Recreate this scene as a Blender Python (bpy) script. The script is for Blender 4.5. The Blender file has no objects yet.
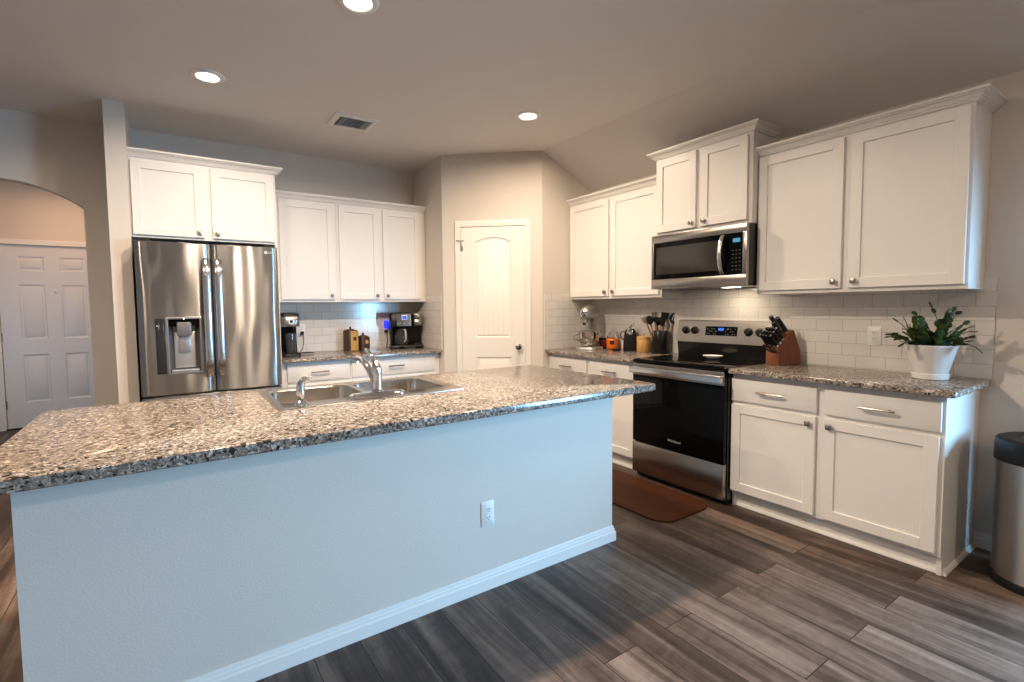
import bpy, bmesh, math, random
from mathutils import Vector, Matrix
random.seed(7)
S = bpy.context.scene
COL = S.collection
R = math.radians
# ------------------------------------------------------------------ camera
cam_d = bpy.data.cameras.new('camera')
cam = bpy.data.objects.new('camera', cam_d)
COL.objects.link(cam)
CAM = Vector((-3.60566, -4.88216, 1.32645))
FWD = Vector((0.5477193, 0.83460914, -0.05857604))
RGT = Vector((0.83561718, -0.54919095, -0.01154279))
UPV = Vector((0.04180315, 0.04262494, 0.99821621))
m3 = Matrix((RGT, UPV, -FWD)).transposed()
cam.matrix_world = Matrix.Translation(CAM) @ m3.to_4x4()
cam_d.sensor_width = 36.0
cam_d.lens = 486.342 / 1024 * 36
cam_d.shift_x = 21.91 / 1024
cam_d.shift_y = -5.246 / 1024
cam_d.clip_start = 0.05
S.camera = cam
# ------------------------------------------------------------------ world, exposure
S.view_settings.view_transform = 'Standard'
S.view_settings.look = 'None'
S.view_settings.gamma = 1.0
S.view_settings.exposure = 0.14
S.view_settings.use_curve_mapping = False
W = bpy.data.worlds.new('world')
S.world = W
W.use_nodes = True
bg = W.node_tree.nodes['Background']
bg.inputs[0].default_value = (0.6, 0.75, 1.0, 1)
bg.inputs[1].default_value = 0.35
S.cycles.max_bounces = 10
S.cycles.diffuse_bounces = 6
S.cycles.glossy_bounces = 5
S.cycles.sample_clamp_indirect = 6.0
S.cycles.caustics_reflective = False
S.cycles.caustics_refractive = False

def area_light(name, loc, rot, sx, sy, power, color, shape='RECTANGLE', parent=None, spread=180):
    l = bpy.data.lights.new(name, 'AREA')
    l.shape = shape
    l.size = sx
    l.size_y = sy
    l.energy = power
    l.color = color
    l.spread = R(spread)
    o = bpy.data.objects.new(name, l)
    o.location = loc
    o.rotation_euler = rot
    o.parent = parent
    COL.objects.link(o)
    return o
WARM = (1.0, 0.80, 0.605)
DAY = (0.29, 0.64, 1.0)
CAN_W = (10, 25, 78, 5, 42, 36, 40)
# daylight through the patio window of the right wall and the window behind the camera
area_light('cool_daylight_lamp', (1.25, -6.60, 1.50), (0, R(82), R(-41)), 1.2, 3.4, 1080, DAY)
# ------------------------------------------------------------------ key dimensions
ZC = 2.782
ZK = 0.914
PB = -1.3747; PBY = -0.6617; PRX = -0.6404; PR = -1.2810
R1 = -2.353; R2 = -3.115; EU = -4.1586; EB = -4.1633; EC = -4.2074
FL = -3.8151; FX = -2.845; CYF = -0.5836
ZU = 1.3912; ZT = 2.3025
DU = 0.2834; DB = 0.5537; DC = 0.62
# ------------------------------------------------------------------ materials
def mat(name, color=(.8, .8, .8), rough=.5, metal=0.0, **kw):
    m = bpy.data.materials.new(name)
    m.use_nodes = True
    b = m.node_tree.nodes['Principled BSDF']
    b.inputs['Base Color'].default_value = (*color, 1)
    b.inputs['Roughness'].default_value = rough
    b.inputs['Metallic'].default_value = metal
    for k, v in kw.items():
        b.inputs[k].default_value = v
    return m
def nt(m):
    t = m.node_tree
    return t, t.nodes, t.links, t.nodes['Principled BSDF']
def node(t, kind, **kw):
    n = t.nodes.new(kind)
    for k, v in kw.items():
        setattr(n, k, v)
    return n
def bump_noise(m, scale, strength, dist=.01, detail=3, stretch=None, rough_amp=0):
    t, N, L, b = nt(m)
    tc = node(t, 'ShaderNodeTexCoord')
    src = tc.outputs['Object']
    if stretch:
        mp = node(t, 'ShaderNodeMapping')
        mp.inputs['Scale'].default_value = stretch
        L.new(src, mp.inputs[0]); src = mp.outputs[0]
    n = node(t, 'ShaderNodeTexNoise')
    n.inputs['Scale'].default_value = scale
    n.inputs['Detail'].default_value = detail
    L.new(src, n.inputs['Vector'])
    bp = node(t, 'ShaderNodeBump')
    bp.inputs['Strength'].default_value = strength
    bp.inputs['Distance'].default_value = dist
    L.new(n.outputs['Fac'], bp.inputs['Height'])
    L.new(bp.outputs[0], b.inputs['Normal'])
    return m
def ramp(t, stops, interp='LINEAR'):
    r = node(t, 'ShaderNodeValToRGB')
    r.color_ramp.interpolation = interp
    e = r.color_ramp.elements
    while len(e) > 1:
        e.remove(e[-1])
    e[0].position = stops[0][0]; e[0].color = (*stops[0][1], 1)
    for p, c in stops[1:]:
        x = e.new(p); x.color = (*c, 1)
    return r
M = {}
M['wall'] = bump_noise(mat('wall_paint', (.66, .605, .545), .75), 130, .25, .004)
M['ceiling'] = bump_noise(mat('ceiling_paint', (.73, .695, .66), .85), 90, .25, .005)
M['cab'] = mat('cabinet_white', (.80, .775, .745), .38)
M['trim'] = mat('trim_white', (.80, .78, .75), .4)
M['doorw'] = mat('door_white', (.80, .765, .72), .42)
M['fdoor'] = mat('front_door_white', (.70, .70, .72), .4)
M['nickel'] = mat('brushed_nickel', (.33, .30, .275), .3, 1.0)
M['chrome'] = mat('chrome', (.80, .82, .85), .07, 1.0)
M['black'] = mat('black_plastic', (.006, .006, .006), .38, **{'Specular IOR Level': .3})
M['black_matte'] = mat('black_matte', (.008, .008, .008), .6, **{'Specular IOR Level': .3})
M['black_gloss'] = mat('black_glass', (.003, .003, .003), .06, **{'Specular IOR Level': .13})
M['enamel'] = mat('black_enamel', (.010, .010, .011), .22)
M['white_plastic'] = mat('white_plastic', (.78, .77, .75), .35)
M['ceramic'] = mat('white_ceramic', (.80, .78, .76), .3)
M['crock'] = mat('black_ceramic', (.007, .007, .007), .3, **{'Specular IOR Level': .3})
M['slot'] = mat('dark_slot', (.02, .02, .02), .7)
M['soil'] = bump_noise(mat('soil', (.03, .02, .014), .95), 60, .8)
M['rubber'] = mat('dark_rubber', (.015, .015, .016), .7)
M['lcd'] = mat('blue_display', (.01, .03, .10), .2, **{'Emission Color': (.05, .20, 1, 1), 'Emission Strength': .8})
M['lcd_dim'] = mat('teal_display', (.02, .06, .08), .2, **{'Emission Color': (.15, .55, .8, 1), 'Emission Strength': .5})
M['night'] = mat('blue_night_light', (.02, .03, .5), .25, **{'Emission Color': (.015, .03, 1, 1), 'Emission Strength': 1.3})
M['diffuser'] = mat('lamp_diffuser', (.9, .88, .82), .5, **{'Emission Color': (1, .86, .68, 1), 'Emission Strength': 9.0})
M['mark_grey'] = mat('grey_marking', (.35, .35, .36), .4)
M['mark_white'] = mat('white_marking', (.7, .7, .7), .4)
M['glass'] = mat('clear_glass', (.95, .97, .97), .03, **{'Transmission Weight': 1.0, 'IOR': 1.45})
M['glass_dark'] = mat('carafe_glass', (.10, .10, .11), .05, **{'Transmission Weight': .6})
M['orange'] = mat('orange_candy', (.75, .16, .015), .3)
M['red'] = mat('red_jar', (.32, .03, .012), .25)
M['twine'] = mat('copper_wire', (.45, .26, .14), .5)
M['cream'] = mat('cream_stoneware', (.72, .66, .58), .35)
M['silver'] = mat('silver_paint', (.50, .49, .47), .28, .75)

def stainless(name, col, rough, stretch, bump=.02, wav=0.0, aniso=0.6, rot=0.0):
    m = mat(name, col, rough, 1.0)
    t, N, L, b = nt(m)
    b.inputs['Anisotropic'].default_value = aniso
    b.inputs['Anisotropic Rotation'].default_value = rot
    tg = node(t, 'ShaderNodeTangent', direction_type='RADIAL', axis='Z')
    L.new(tg.outputs[0], b.inputs['Tangent'])
    tc = node(t, 'ShaderNodeTexCoord')
    mp = node(t, 'ShaderNodeMapping')
    mp.inputs['Scale'].default_value = stretch
    L.new(tc.outputs['Object'], mp.inputs[0])
    n = node(t, 'ShaderNodeTexNoise')
    n.inputs['Scale'].default_value = 40; n.inputs['Detail'].default_value = 4
    L.new(mp.outputs[0], n.inputs['Vector'])
    mr = node(t, 'ShaderNodeMapRange')
    mr.inputs['To Min'].default_value = rough * .75
    mr.inputs['To Max'].default_value = rough * 1.3
    L.new(n.outputs['Fac'], mr.inputs['Value'])
    L.new(mr.outputs[0], b.inputs['Roughness'])
    bp = node(t, 'ShaderNodeBump')
    bp.inputs['Strength'].default_value = bump
    bp.inputs['Distance'].default_value = .002
    L.new(n.outputs['Fac'], bp.inputs['Height'])
    last = bp
    if wav:
        n2 = node(t, 'ShaderNodeTexNoise')
        n2.inputs['Scale'].default_value = 1.0; n2.inputs['Detail'].default_value = 0
        mp2 = node(t, 'ShaderNodeMapping'); mp2.inputs['Scale'].default_value = (9, 9, 2.2)
        L.new(tc.outputs['Object'], mp2.inputs[0]); L.new(mp2.outputs[0], n2.inputs['Vector'])
        b2 = node(t, 'ShaderNodeBump')
        b2.inputs['Strength'].default_value = wav; b2.inputs['Distance'].default_value = .02
        L.new(n2.outputs['Fac'], b2.inputs['Height']); L.new(bp.outputs[0], b2.inputs['Normal'])
        last = b2
    L.new(last.outputs[0], b.inputs['Normal'])
    return m
M['steel'] = stainless('stainless_steel', (.40, .365, .33), .24, (1, 1, 30))
M['fridge_steel'] = stainless('fridge_stainless_steel', (.345, .335, .325), .30, (1, 1, 40), .012, .6, .92, .25)
M['sink_steel'] = mat('sink_steel', (.62, .57, .51), .2, 1.0)
M['can_steel'] = stainless('bin_stainless_steel', (.40, .375, .35), .30, (1, 1, 40), .012, .25, .9, .25)

def granite(name):
    m = mat(name, rough=.15)
    t, N, L, b = nt(m)
    tc = node(t, 'ShaderNodeTexCoord')
    def vor(scale, rnd=1.0):
        v = node(t, 'ShaderNodeTexVoronoi')
        v.inputs['Scale'].default_value = scale
        v.inputs['Randomness'].default_value = rnd
        ns = node(t, 'ShaderNodeTexNoise'); ns.inputs['Scale'].default_value = scale * .8; ns.inputs['Detail'].default_value = 2
        L.new(tc.outputs['Object'], ns.inputs['Vector'])
        mx = node(t, 'ShaderNodeMix', data_type='VECTOR')
        mx.inputs[0].default_value = .012
        L.new(tc.outputs['Object'], mx.inputs[4]); L.new(ns.outputs['Color'], mx.inputs[5])
        L.new(mx.outputs[1], v.inputs['Vector'])
        sp = node(t, 'ShaderNodeSeparateColor')
        L.new(v.outputs['Color'], sp.inputs[0])
        return sp
    a = vor(150)
    r1 = ramp(t, [(0, (.028, .025, .023)), (.07, (.095, .078, .065)), (.20, (.165, .135, .112)), (.40, (.240, .198, .163)),
                  (.62, (.315, .266, .224)), (.82, (.45, .40, .352)), (.95, (.19, .157, .131))], 'CONSTANT')
    L.new(a.outputs[0], r1.inputs[0])
    c = vor(85)
    r2 = ramp(t, [(0, (1, 1, 1)), (.16, (0, 0, 0))], 'CONSTANT')
    L.new(c.outputs[1], r2.inputs[0])
    r3 = ramp(t, [(0, (.020, .018, .018)), (.38, (.09, .075, .065)), (.6, (.58, .52, .46)), (.85, (.22, .17, .135))], 'CONSTANT')
    L.new(c.outputs[2], r3.inputs[0])
    mx = node(t, 'ShaderNodeMix', data_type='RGBA')
    L.new(r2.outputs[0], mx.inputs[0]); L.new(r1.outputs[0], mx.inputs[6]); L.new(r3.outputs[0], mx.inputs[7])
    L.new(mx.outputs[2], b.inputs['Base Color'])
    return m
M['granite'] = granite('speckled_granite')

def brick_mat(name, swap, bw, rh, mortar, c1, c2, cm, rough, bump=.4, offset=.5):
    m = mat(name, rough=rough)
    t, N, L, b = nt(m)
    tc = node(t, 'ShaderNodeTexCoord')
    sx = node(t, 'ShaderNodeSeparateXYZ'); L.new(tc.outputs['Object'], sx.inputs[0])
    cb = node(t, 'ShaderNodeCombineXYZ')
    L.new(sx.outputs[swap[0]], cb.inputs[0]); L.new(sx.outputs[swap[1]], cb.inputs[1])
    br = node(t, 'ShaderNodeTexBrick'); br.offset = offset
    br.inputs['Scale'].default_value = 1.0
    br.inputs['Brick Width'].default_value = bw
    br.inputs['Row Height'].default_value = rh
    br.inputs['Mortar Size'].default_value = mortar
    br.inputs['Mortar Smooth'].default_value = .1
    br.inputs['Color1'].default_value = (*c1, 1); br.inputs['Color2'].default_value = (*c2, 1); br.inputs['Mortar'].default_value = (*cm, 1)
    L.new(cb.outputs[0], br.inputs['Vector'])
    L.new(br.outputs['Color'], b.inputs['Base Color'])
    bp = node(t, 'ShaderNodeBump'); bp.invert = True
    bp.inputs['Strength'].default_value = bump; bp.inputs['Distance'].default_value = .002
    L.new(br.outputs['Fac'], bp.inputs['Height']); L.new(bp.outputs[0], b.inputs['Normal'])
    return m
T1 = (.70, .665, .63); T2 = (.74, .71, .67); TM = (.46, .43, .40)
M['tile_yz'] = brick_mat('subway_tile_right', (1, 2), .153, .0765, .0016, T1, T2, TM, .14)
M['tile_xz'] = brick_mat('subway_tile_back', (0, 2), .153, .0765, .0016, T1, T2, TM, .14)

def floor_mat():
    m = mat('grey_brown_plank_floor', rough=.42, **{'Specular IOR Level': .38})
    t, N, L, b = nt(m)
    tc = node(t, 'ShaderNodeTexCoord')
    sx = node(t, 'ShaderNodeSeparateXYZ'); L.new(tc.outputs['Object'], sx.inputs[0])
    cb = node(t, 'ShaderNodeCombineXYZ')
    L.new(sx.outputs[1], cb.inputs[0]); L.new(sx.outputs[0], cb.inputs[1])
    br = node(t, 'ShaderNodeTexBrick'); br.offset = .37; br.offset_frequency = 2
    br.inputs['Scale'].default_value = 1.0
    br.inputs['Brick Width'].default_value = 1.22
    br.inputs['Row Height'].default_value = .178
    br.inputs['Mortar Size'].default_value = .0022
    br.inputs['Mortar Smooth'].default_value = .2
    br.inputs['Color1'].default_value = (0, 0, 0, 1); br.inputs['Color2'].default_value = (1, 1, 1, 1); br.inputs['Mortar'].default_value = (.5, .5, .5, 1)
    L.new(cb.outputs[0], br.inputs['Vector'])
    # grain, shifted per plank
    sc = node(t, 'ShaderNodeVectorMath', operation='MULTIPLY'); sc.inputs[1].default_value = (.60, 6.0, 1)
    L.new(cb.outputs[0], sc.inputs[0])
    sh = node(t, 'ShaderNodeVectorMath', operation='SCALE'); sh.inputs['Scale'].default_value = 37.0
    L.new(br.outputs['Color'], sh.inputs[0])
    ad = node(t, 'ShaderNodeVectorMath', operation='ADD')
    L.new(sc.outputs[0], ad.inputs[0]); L.new(sh.outputs[0], ad.inputs[1])
    n1 = node(t, 'ShaderNodeTexNoise'); n1.inputs['Scale'].default_value = 1.3; n1.inputs['Detail'].default_value = 6; n1.inputs['Roughness'].default_value = .62; n1.inputs['Distortion'].default_value = .7
    L.new(ad.outputs[0], n1.inputs['Vector'])
    sc2 = node(t, 'ShaderNodeVectorMath', operation='MULTIPLY'); sc2.inputs[1].default_value = (2.2, 7.0, 1)
    L.new(ad.outputs[0], sc2.inputs[0])
    n2 = node(t, 'ShaderNodeTexNoise'); n2.inputs['Scale'].default_value = 1.5; n2.inputs['Detail'].default_value = 4
    L.new(sc2.outputs[0], n2.inputs['Vector'])
    # cross wavy figure
    sc3 = node(t, 'ShaderNodeVectorMath', operation='MULTIPLY'); sc3.inputs[1].default_value = (22, 1.2, 1)
    L.new(ad.outputs[0], sc3.inputs[0])
    n3 = node(t, 'ShaderNodeTexNoise'); n3.inputs['Scale'].default_value = 1.0; n3.inputs['Detail'].default_value = 2; n3.inputs['Distortion'].default_value = 1.5
    L.new(sc3.outputs[0], n3.inputs['Vector'])
    sp = node(t, 'ShaderNodeSeparateColor'); L.new(br.outputs['Color'], sp.inputs[0])
    def lin(terms, c):
        prev = None
        for s, k in terms:
            mm = node(t, 'ShaderNodeMath', operation='MULTIPLY_ADD')
            L.new(s, mm.inputs[0]); mm.inputs[1].default_value = k
            if prev is None: mm.inputs[2].default_value = c
            else: L.new(prev, mm.inputs[2])
            prev = mm.outputs[0]
        return prev
    v = lin([(n1.outputs['Fac'], 2.3), (n2.outputs['Fac'], .50), (n3.outputs['Fac'], .34), (sp.outputs[0], .28)], -1.27)
    rp = ramp(t, [(0, (.026, .0155, .0112)), (.30, (.060, .038, .028)), (.55, (.125, .084, .064)), (.80, (.19, .134, .104)), (1, (.26, .19, .15))])
    L.new(v, rp.inputs[0])
    mx = node(t, 'ShaderNodeMix', data_type='RGBA')
    L.new(br.outputs['Fac'], mx.inputs[0]); L.new(rp.outputs[0], mx.inputs[6]); mx.inputs[7].default_value = (.012, .009, .007, 1)
    L.new(mx.outputs[2], b.inputs['Base Color'])
    bp = node(t, 'ShaderNodeBump'); bp.inputs['Strength'].default_value = .12; bp.inputs['Distance'].default_value = .003
    L.new(n1.outputs['Fac'], bp.inputs['Height']); L.new(bp.outputs[0], b.inputs['Normal'])
    return m
M['floor'] = floor_mat()

def wood(name, c0, c1, rough=.45, stretch=(3, 3, 30), scale=3):
    m = mat(name, rough=rough)
    t, N, L, b = nt(m)
    tc = node(t, 'ShaderNodeTexCoord'); mp = node(t, 'ShaderNodeMapping'); mp.inputs['Scale'].default_value = stretch
    L.new(tc.outputs['Object'], mp.inputs[0])
    n = node(t, 'ShaderNodeTexNoise'); n.inputs['Scale'].default_value = scale; n.inputs['Detail'].default_value = 5
    L.new(mp.outputs[0], n.inputs['Vector'])
    r = ramp(t, [(.3, c0), (.7, c1)]); L.new(n.outputs['Fac'], r.inputs[0]); L.new(r.outputs[0], b.inputs['Base Color'])
    return m
M['cherry'] = wood('cherry_wood', (.13, .036, .012), (.20, .060, .020), .4, (12, 12, 2))
M['bamboo'] = wood('bamboo_wood', (.46, .25, .070), (.60, .36, .12), .45, (20, 20, 2))
M['walnut'] = wood('dark_walnut', (.040, .017, .009), (.075, .032, .016), .4, (20, 20, 2))
M['handle_wood'] = wood('utensil_wood', (.26, .125, .055), (.40, .21, .10), .5, (20, 20, 3))
M['mat'] = bump_noise(mat('brown_mat', (.062, .019, .006), .6, **{'Specular IOR Level': .15}), 220, .3, .002)
def leaf_mat():
    m = mat('cactus_green', rough=.42)
    t, N, L, b = nt(m)
    tc = node(t, 'ShaderNodeTexCoord')
    n = node(t, 'ShaderNodeTexNoise'); n.inputs['Scale'].default_value = 14
    L.new(tc.outputs['Object'], n.inputs['Vector'])
    r = ramp(t, [(.3, (.006, .018, .004)), (.55, (.024, .058, .008)), (.75, (.11, .17, .020))])
    L.new(n.outputs['Fac'], r.inputs[0]); L.new(r.outputs[0], b.inputs['Base Color'])
    return m
M['leaf'] = leaf_mat()

# ------------------------------------------------------------------ mesh builder
def rrect(x0, x1, y0, y1, r, n):
    r = max(min(r, (x1 - x0) / 2 - 1e-5, (y1 - y0) / 2 - 1e-5), 1e-5)
    out = []
    for cx, cy, a0 in ((x1 - r, y1 - r, 0), (x0 + r, y1 - r, 90), (x0 + r, y0 + r, 180), (x1 - r, y0 + r, 270)):
        for i in range(n + 1):
            a = R(a0 + 90 * i / n)
            out.append((cx + r * math.cos(a), cy + r * math.sin(a)))
    return out
class MB:
    def __init__(s): s.bm = bmesh.new()
    def _fin(s, vs, Mx):
        if Mx is not None: bmesh.ops.transform(s.bm, matrix=Mx, verts=list(vs))
    def box(s, x0, x1, y0, y1, z0, z1, b=0, seg=2, Mx=None):
        mm = Matrix.Translation(((x0 + x1) / 2, (y0 + y1) / 2, (z0 + z1) / 2)) @ Matrix.Diagonal((abs(x1 - x0), abs(y1 - y0), abs(z1 - z0), 1))
        vs = bmesh.ops.create_cube(s.bm, size=1, matrix=mm)['verts']
        if b:
            es = list({e for v in vs for e in v.link_edges})
            r = bmesh.ops.bevel(s.bm, geom=es, offset=b, segments=seg, profile=.5, affect='EDGES')
            vs = {v for f in r['faces'] for v in f.verts} | {v for v in vs if v.is_valid}
        s._fin(vs, Mx)
        return s
    def rings(s, loops, cap0=True, cap1=True, closed=False, Mx=None):
        L = [[s.bm.verts.new(p) for p in lp] for lp in loops]
        k = len(L); n = len(L[0])
        for i in range(k if closed else k - 1):
            a, b = L[i], L[(i + 1) % k]
            for j in range(n):
                s.bm.faces.new((a[j], a[(j + 1) % n], b[(j + 1) % n], b[j]))
        if not closed:
            if cap0: s.bm.faces.new(L[0][::-1])
            if cap1: s.bm.faces.new(L[-1])
        s._fin([v for l in L for v in l], Mx)
        return s
    def loft(s, rr, n=6, cap0=True, cap1=True, closed=False, Mx=None):
        return s.rings([[(x, y, r[5]) for x, y in rrect(*r[:5], n)] for r in rr], cap0, cap1, closed, Mx)
    def lathe(s, prof, cx=0, cy=0, seg=24, Mx=None, cap0=True, cap1=True, sx=1, sy=1):
        lp = [[(cx + sx * r * math.cos(2 * math.pi * j / seg), cy + sy * r * math.sin(2 * math.pi * j / seg), z) for j in range(seg)] for r, z in prof]
        return s.rings(lp, cap0, cap1, False, Mx)
    def cyl(s, p0, p1, r, seg=14):
        return s.tube([p0, p1], r, seg)
    def tube(s, pts, r, seg=10, flat=1.0, up=None, cap=True):
        pts = [Vector(p) for p in pts]; n = len(pts)
        rr = r if isinstance(r, (list, tuple)) else [r] * n
        t0 = (pts[1] - pts[0]).normalized()
        ref = Vector(up) if up else (Vector((0, 0, 1)) if abs(t0.z) < .9 else Vector((1, 0, 0)))
        nrm = (ref - t0 * ref.dot(t0)).normalized()
        loops = []
        for i in range(n):
            if i == 0: t = t0
            elif i == n - 1: t = (pts[-1] - pts[-2]).normalized()
            else: t = ((pts[i + 1] - pts[i]).normalized() + (pts[i] - pts[i - 1]).normalized()).normalized()
            nrm = (nrm - t * nrm.dot(t)).normalized()
            bn = t.cross(nrm)
            loops.append([pts[i] + nrm * (rr[i] * flat * math.cos(2 * math.pi * j / seg)) + bn * (rr[i] * math.sin(2 * math.pi * j / seg)) for j in range(seg)])
        return s.rings(loops, cap, cap)
    def prism(s, poly, fn, d0, d1):
        a = [s.bm.verts.new(fn(u, v, d0)) for u, v in poly]
        b = [s.bm.verts.new(fn(u, v, d1)) for u, v in poly]
        n = len(poly)
        s.bm.faces.new(a); s.bm.faces.new(b[::-1])
        for i in range(n):
            s.bm.faces.new((a[i], b[i], b[(i + 1) % n], a[(i + 1) % n]))
        return s
    def ell(s, c, rx, ry, rz, seg=16, Mx=None):
        mm = Matrix.Translation(c) @ Matrix.Diagonal((rx, ry, rz, 1))
        if Mx is not None: mm = Mx @ mm
        bmesh.ops.create_uvsphere(s.bm, u_segments=seg, v_segments=max(6, seg // 2), radius=1, matrix=mm)
        return s
    def build(s, name, m, parent=None, ang=35, smooth=True):
        bmesh.ops.recalc_face_normals(s.bm, faces=s.bm.faces)
        me = bpy.data.meshes.new(name)
        s.bm.to_mesh(me); s.bm.free()
        me.materials.append(m)
        if smooth:
            me.shade_smooth(); me.set_sharp_from_angle(angle=R(ang))
        o = bpy.data.objects.new(name, me)
        COL.objects.link(o)
        o.parent = parent
        return o
XZ = lambda u, v, d: (u, d, v)
YZ = lambda u, v, d: (d, u, v)
XY = lambda u, v, d: (u, v, d)
def empty(name, loc=(0, 0, 0), rz=0, parent=None):
    o = bpy.data.objects.new(name, None)
    o.empty_display_size = .1
    o.location = loc; o.rotation_euler = (0, 0, R(rz))
    o.parent = parent
    COL.objects.link(o)
    return o
def tag(o, label, cat, group=None):
    o['label'] = label; o['category'] = cat
    if group: o['group'] = group
    return o
def thing(name, label, cat, loc=(0, 0, 0), rz=0, group=None):
    return tag(empty(name, loc, rz), label, cat, group)
def struct(o):
    o['kind'] = 'structure'
    return o
def text_mesh(name, body, size, m, parent, loc, rot, depth=.0004):
    c = bpy.data.curves.new(name, 'FONT')
    c.body = body; c.size = size; c.extrude = depth; c.align_x = 'CENTER'; c.align_y = 'CENTER'
    tmp = bpy.data.objects.new(name + '_curve', c)
    COL.objects.link(tmp)
    bpy.context.view_layer.update()
    dg = bpy.context.evaluated_depsgraph_get()
    me = bpy.data.meshes.new_from_object(tmp.evaluated_get(dg))
    bpy.data.objects.remove(tmp); bpy.data.curves.remove(c)
    me.materials.clear(); me.materials.append(m)
    o = bpy.data.objects.new(name, me)
    COL.objects.link(o); o.parent = parent
    o.location = loc; o.rotation_euler = rot
    return o

# ================================================================== ROOM SHELL
XL = -7.6; YF = -9.0
o = struct(MB().box(XL, .12, YF, 3.2, -.08, 0).build('floor', M['floor']))
o = struct(MB().box(XL, -.635, YF, .12, ZC, ZC + .1).build('ceiling', M['ceiling']))
zs = 2.476; k = (ZC - zs) / .635
struct(MB().prism([(-.635, ZC), (.12, zs - .12 * k), (.12, zs + .12), (-.635, ZC + .1)], XZ, YF, .12).build('ceiling_slope', M['ceiling']))
# back wall with the arch
ac = -4.60; ar = .747; azp = 2.292; hw = .472
arc = []
for i in range(25):
    d = hw - 2 * hw * i / 24
    arc.append((ac + d, azp - (ar - math.sqrt(ar * ar - d * d))))
poly = [(XL, 0), (ac - hw, 0)] + arc[::-1] + [(ac + hw, 0), (PB, 0), (PB, ZC), (XL, ZC)]
struct(MB().prism(poly, XZ, 0, .12).build('wall_back', M['wall']))
struct(MB().box(FL - .12, FL, CYF, 0, 0, ZC).build('wall_stub', M['wall']))
w = MB()
wy0, wy1, wz0, wz1 = -6.2, -4.9, .1, 1.8
w.box(0, .12, wy1, .12, 0, 2.6).box(0, .12, YF, wy0, 0, 2.6).box(0, .12, wy0, wy1, 0, wz0).box(0, .12, wy0, wy1, wz1, 2.6)
struct(w.build('wall_right', M['wall']))
w = MB()
fx0, fx1, fz0, fz1 = -5.7, -2.9, .6, 2.3
w.box(XL, fx0, YF - .12, YF, 0, ZC).box(fx1, .12, YF - .12, YF, 0, ZC).box(fx0, fx1, YF - .12, YF, 0, fz0).box(fx0, fx1, YF - .12, YF, fz1, ZC)
struct(w.build('wall_front', M['wall']))
struct(MB().box(XL - .12, XL, YF, .12, 0, ZC).build('wall_left', M['wall']))
w = empty('window_1', (0, 0, 0)); struct(w)
f = MB()
for a, b_ in ((wy0, wy0 + .06), (wy1 - .06, wy1)): f.box(.02, .07, a, b_, wz0, wz1)
for a, b_ in ((wz0, wz0 + .06), (wz1 - .06, wz1)): f.box(.021, .069, wy0, wy1, a, b_)
f.build('window_frame', M['trim'], w)
w = empty('window_2', (0, 0, 0)); struct(w)
f = MB()
for a in (fx0, (fx0 + fx1) / 2 - .03, fx1 - .06): f.box(a, a + .06, YF - .07, YF - .02, fz0, fz1)
for a in (fz0, fz1 - .06): f.box(fx0, fx1, YF - .069, YF - .021, a, a + .06)
f.build('window_frame', M['trim'], w)
# pantry: two short side walls and the diagonal wall with its door
struct(MB().box(PB, PB + .10, PBY, .12, 0, ZC).build('wall_pantry_left', M['wall']))
struct(MB().box(PRX, .0, PR, PR + .10, 0, ZC).build('wall_pantry_right', M['wall']))
DANG = math.degrees(math.atan2(PR - PBY, PRX - PB)); DLEN = math.hypot(PRX - PB, PR - PBY)
wd = struct(MB().prism([(0, 0), (.176, 0), (.176, 2.10), (.799, 2.10), (.799, 0), (DLEN, 0), (DLEN, ZC), (0, ZC)], XZ, 0, .10).build('wall_pantry_diagonal', M['wall']))
wd.location = (PB, PBY, 0); wd.rotation_euler = (0, 0, R(DANG))
dr = struct(empty('door_1', (PB, PBY, 0), DANG))
c = MB()
def casing(c, x0, x1, zt, wd_, y0=-.016):
    prof = [(0, 0), (0, -.010), (.012, -.012), (.03, -.016), (wd_ - .006, -.018), (wd_, -.014), (wd_, 0)]
    loops = []
    for d, y in prof:
        loops.append([(x0 - d, y, 0), (x0 - d, y, zt + d), (x1 + d, y, zt + d), (x1 + d, y, 0)])
    for a, b_ in zip(loops[:-1], loops[1:]):
        va = [c.bm.verts.new(p) for p in a]; vb = [c.bm.verts.new(p) for p in b_]
        for i in range(3): c.bm.faces.new((va[i], va[i + 1], vb[i + 1], vb[i]))
    for lp in (0, 3):
        c.bm.faces.new([c.bm.verts.new(l[lp]) for l in loops])
casing(c, .180, .795, 2.098, .055)
c.build('casing', M['trim'], dr)
def panel_cells(mb, x0, x1, z0, z1, y0, y1, panels):
    xs = sorted({x0, x1} | {p[0] for p in panels} | {p[1] for p in panels})
    zs_ = sorted({z0, z1} | {p[2] for p in panels} | {p[3] for p in panels})
    for i in range(len(xs) - 1):
        for j in range(len(zs_) - 1):
            cx, cz = (xs[i] + xs[i + 1]) / 2, (zs_[j] + zs_[j + 1]) / 2
            if any(p[0] < cx < p[1] and p[2] < cz < p[3] for p in panels): continue
            mb.box(xs[i], xs[i + 1], y0, y1, zs_[j], zs_[j + 1])
def frame_slope(mb, a, b_, y0, y1, d):
    """sloping moulding around a recessed panel: from rect a at y0 inward by d to y1"""
    x0, x1, z0, z1 = a
    o_ = [(x0, z0), (x1, z0), (x1, z1), (x0, z1)]
    i_ = [(x0 + d, z0 + d), (x1 - d, z0 + d), (x1 - d, z1 - d), (x0 + d, z1 - d)]
    A = [mb.bm.verts.new((u, y0, v)) for u, v in o_]; B = [mb.bm.verts.new((u, y1, v)) for u, v in i_]
    for k_ in range(4): mb.bm.faces.new((A[k_], A[(k_ + 1) % 4], B[(k_ + 1) % 4], B[k_]))
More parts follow.
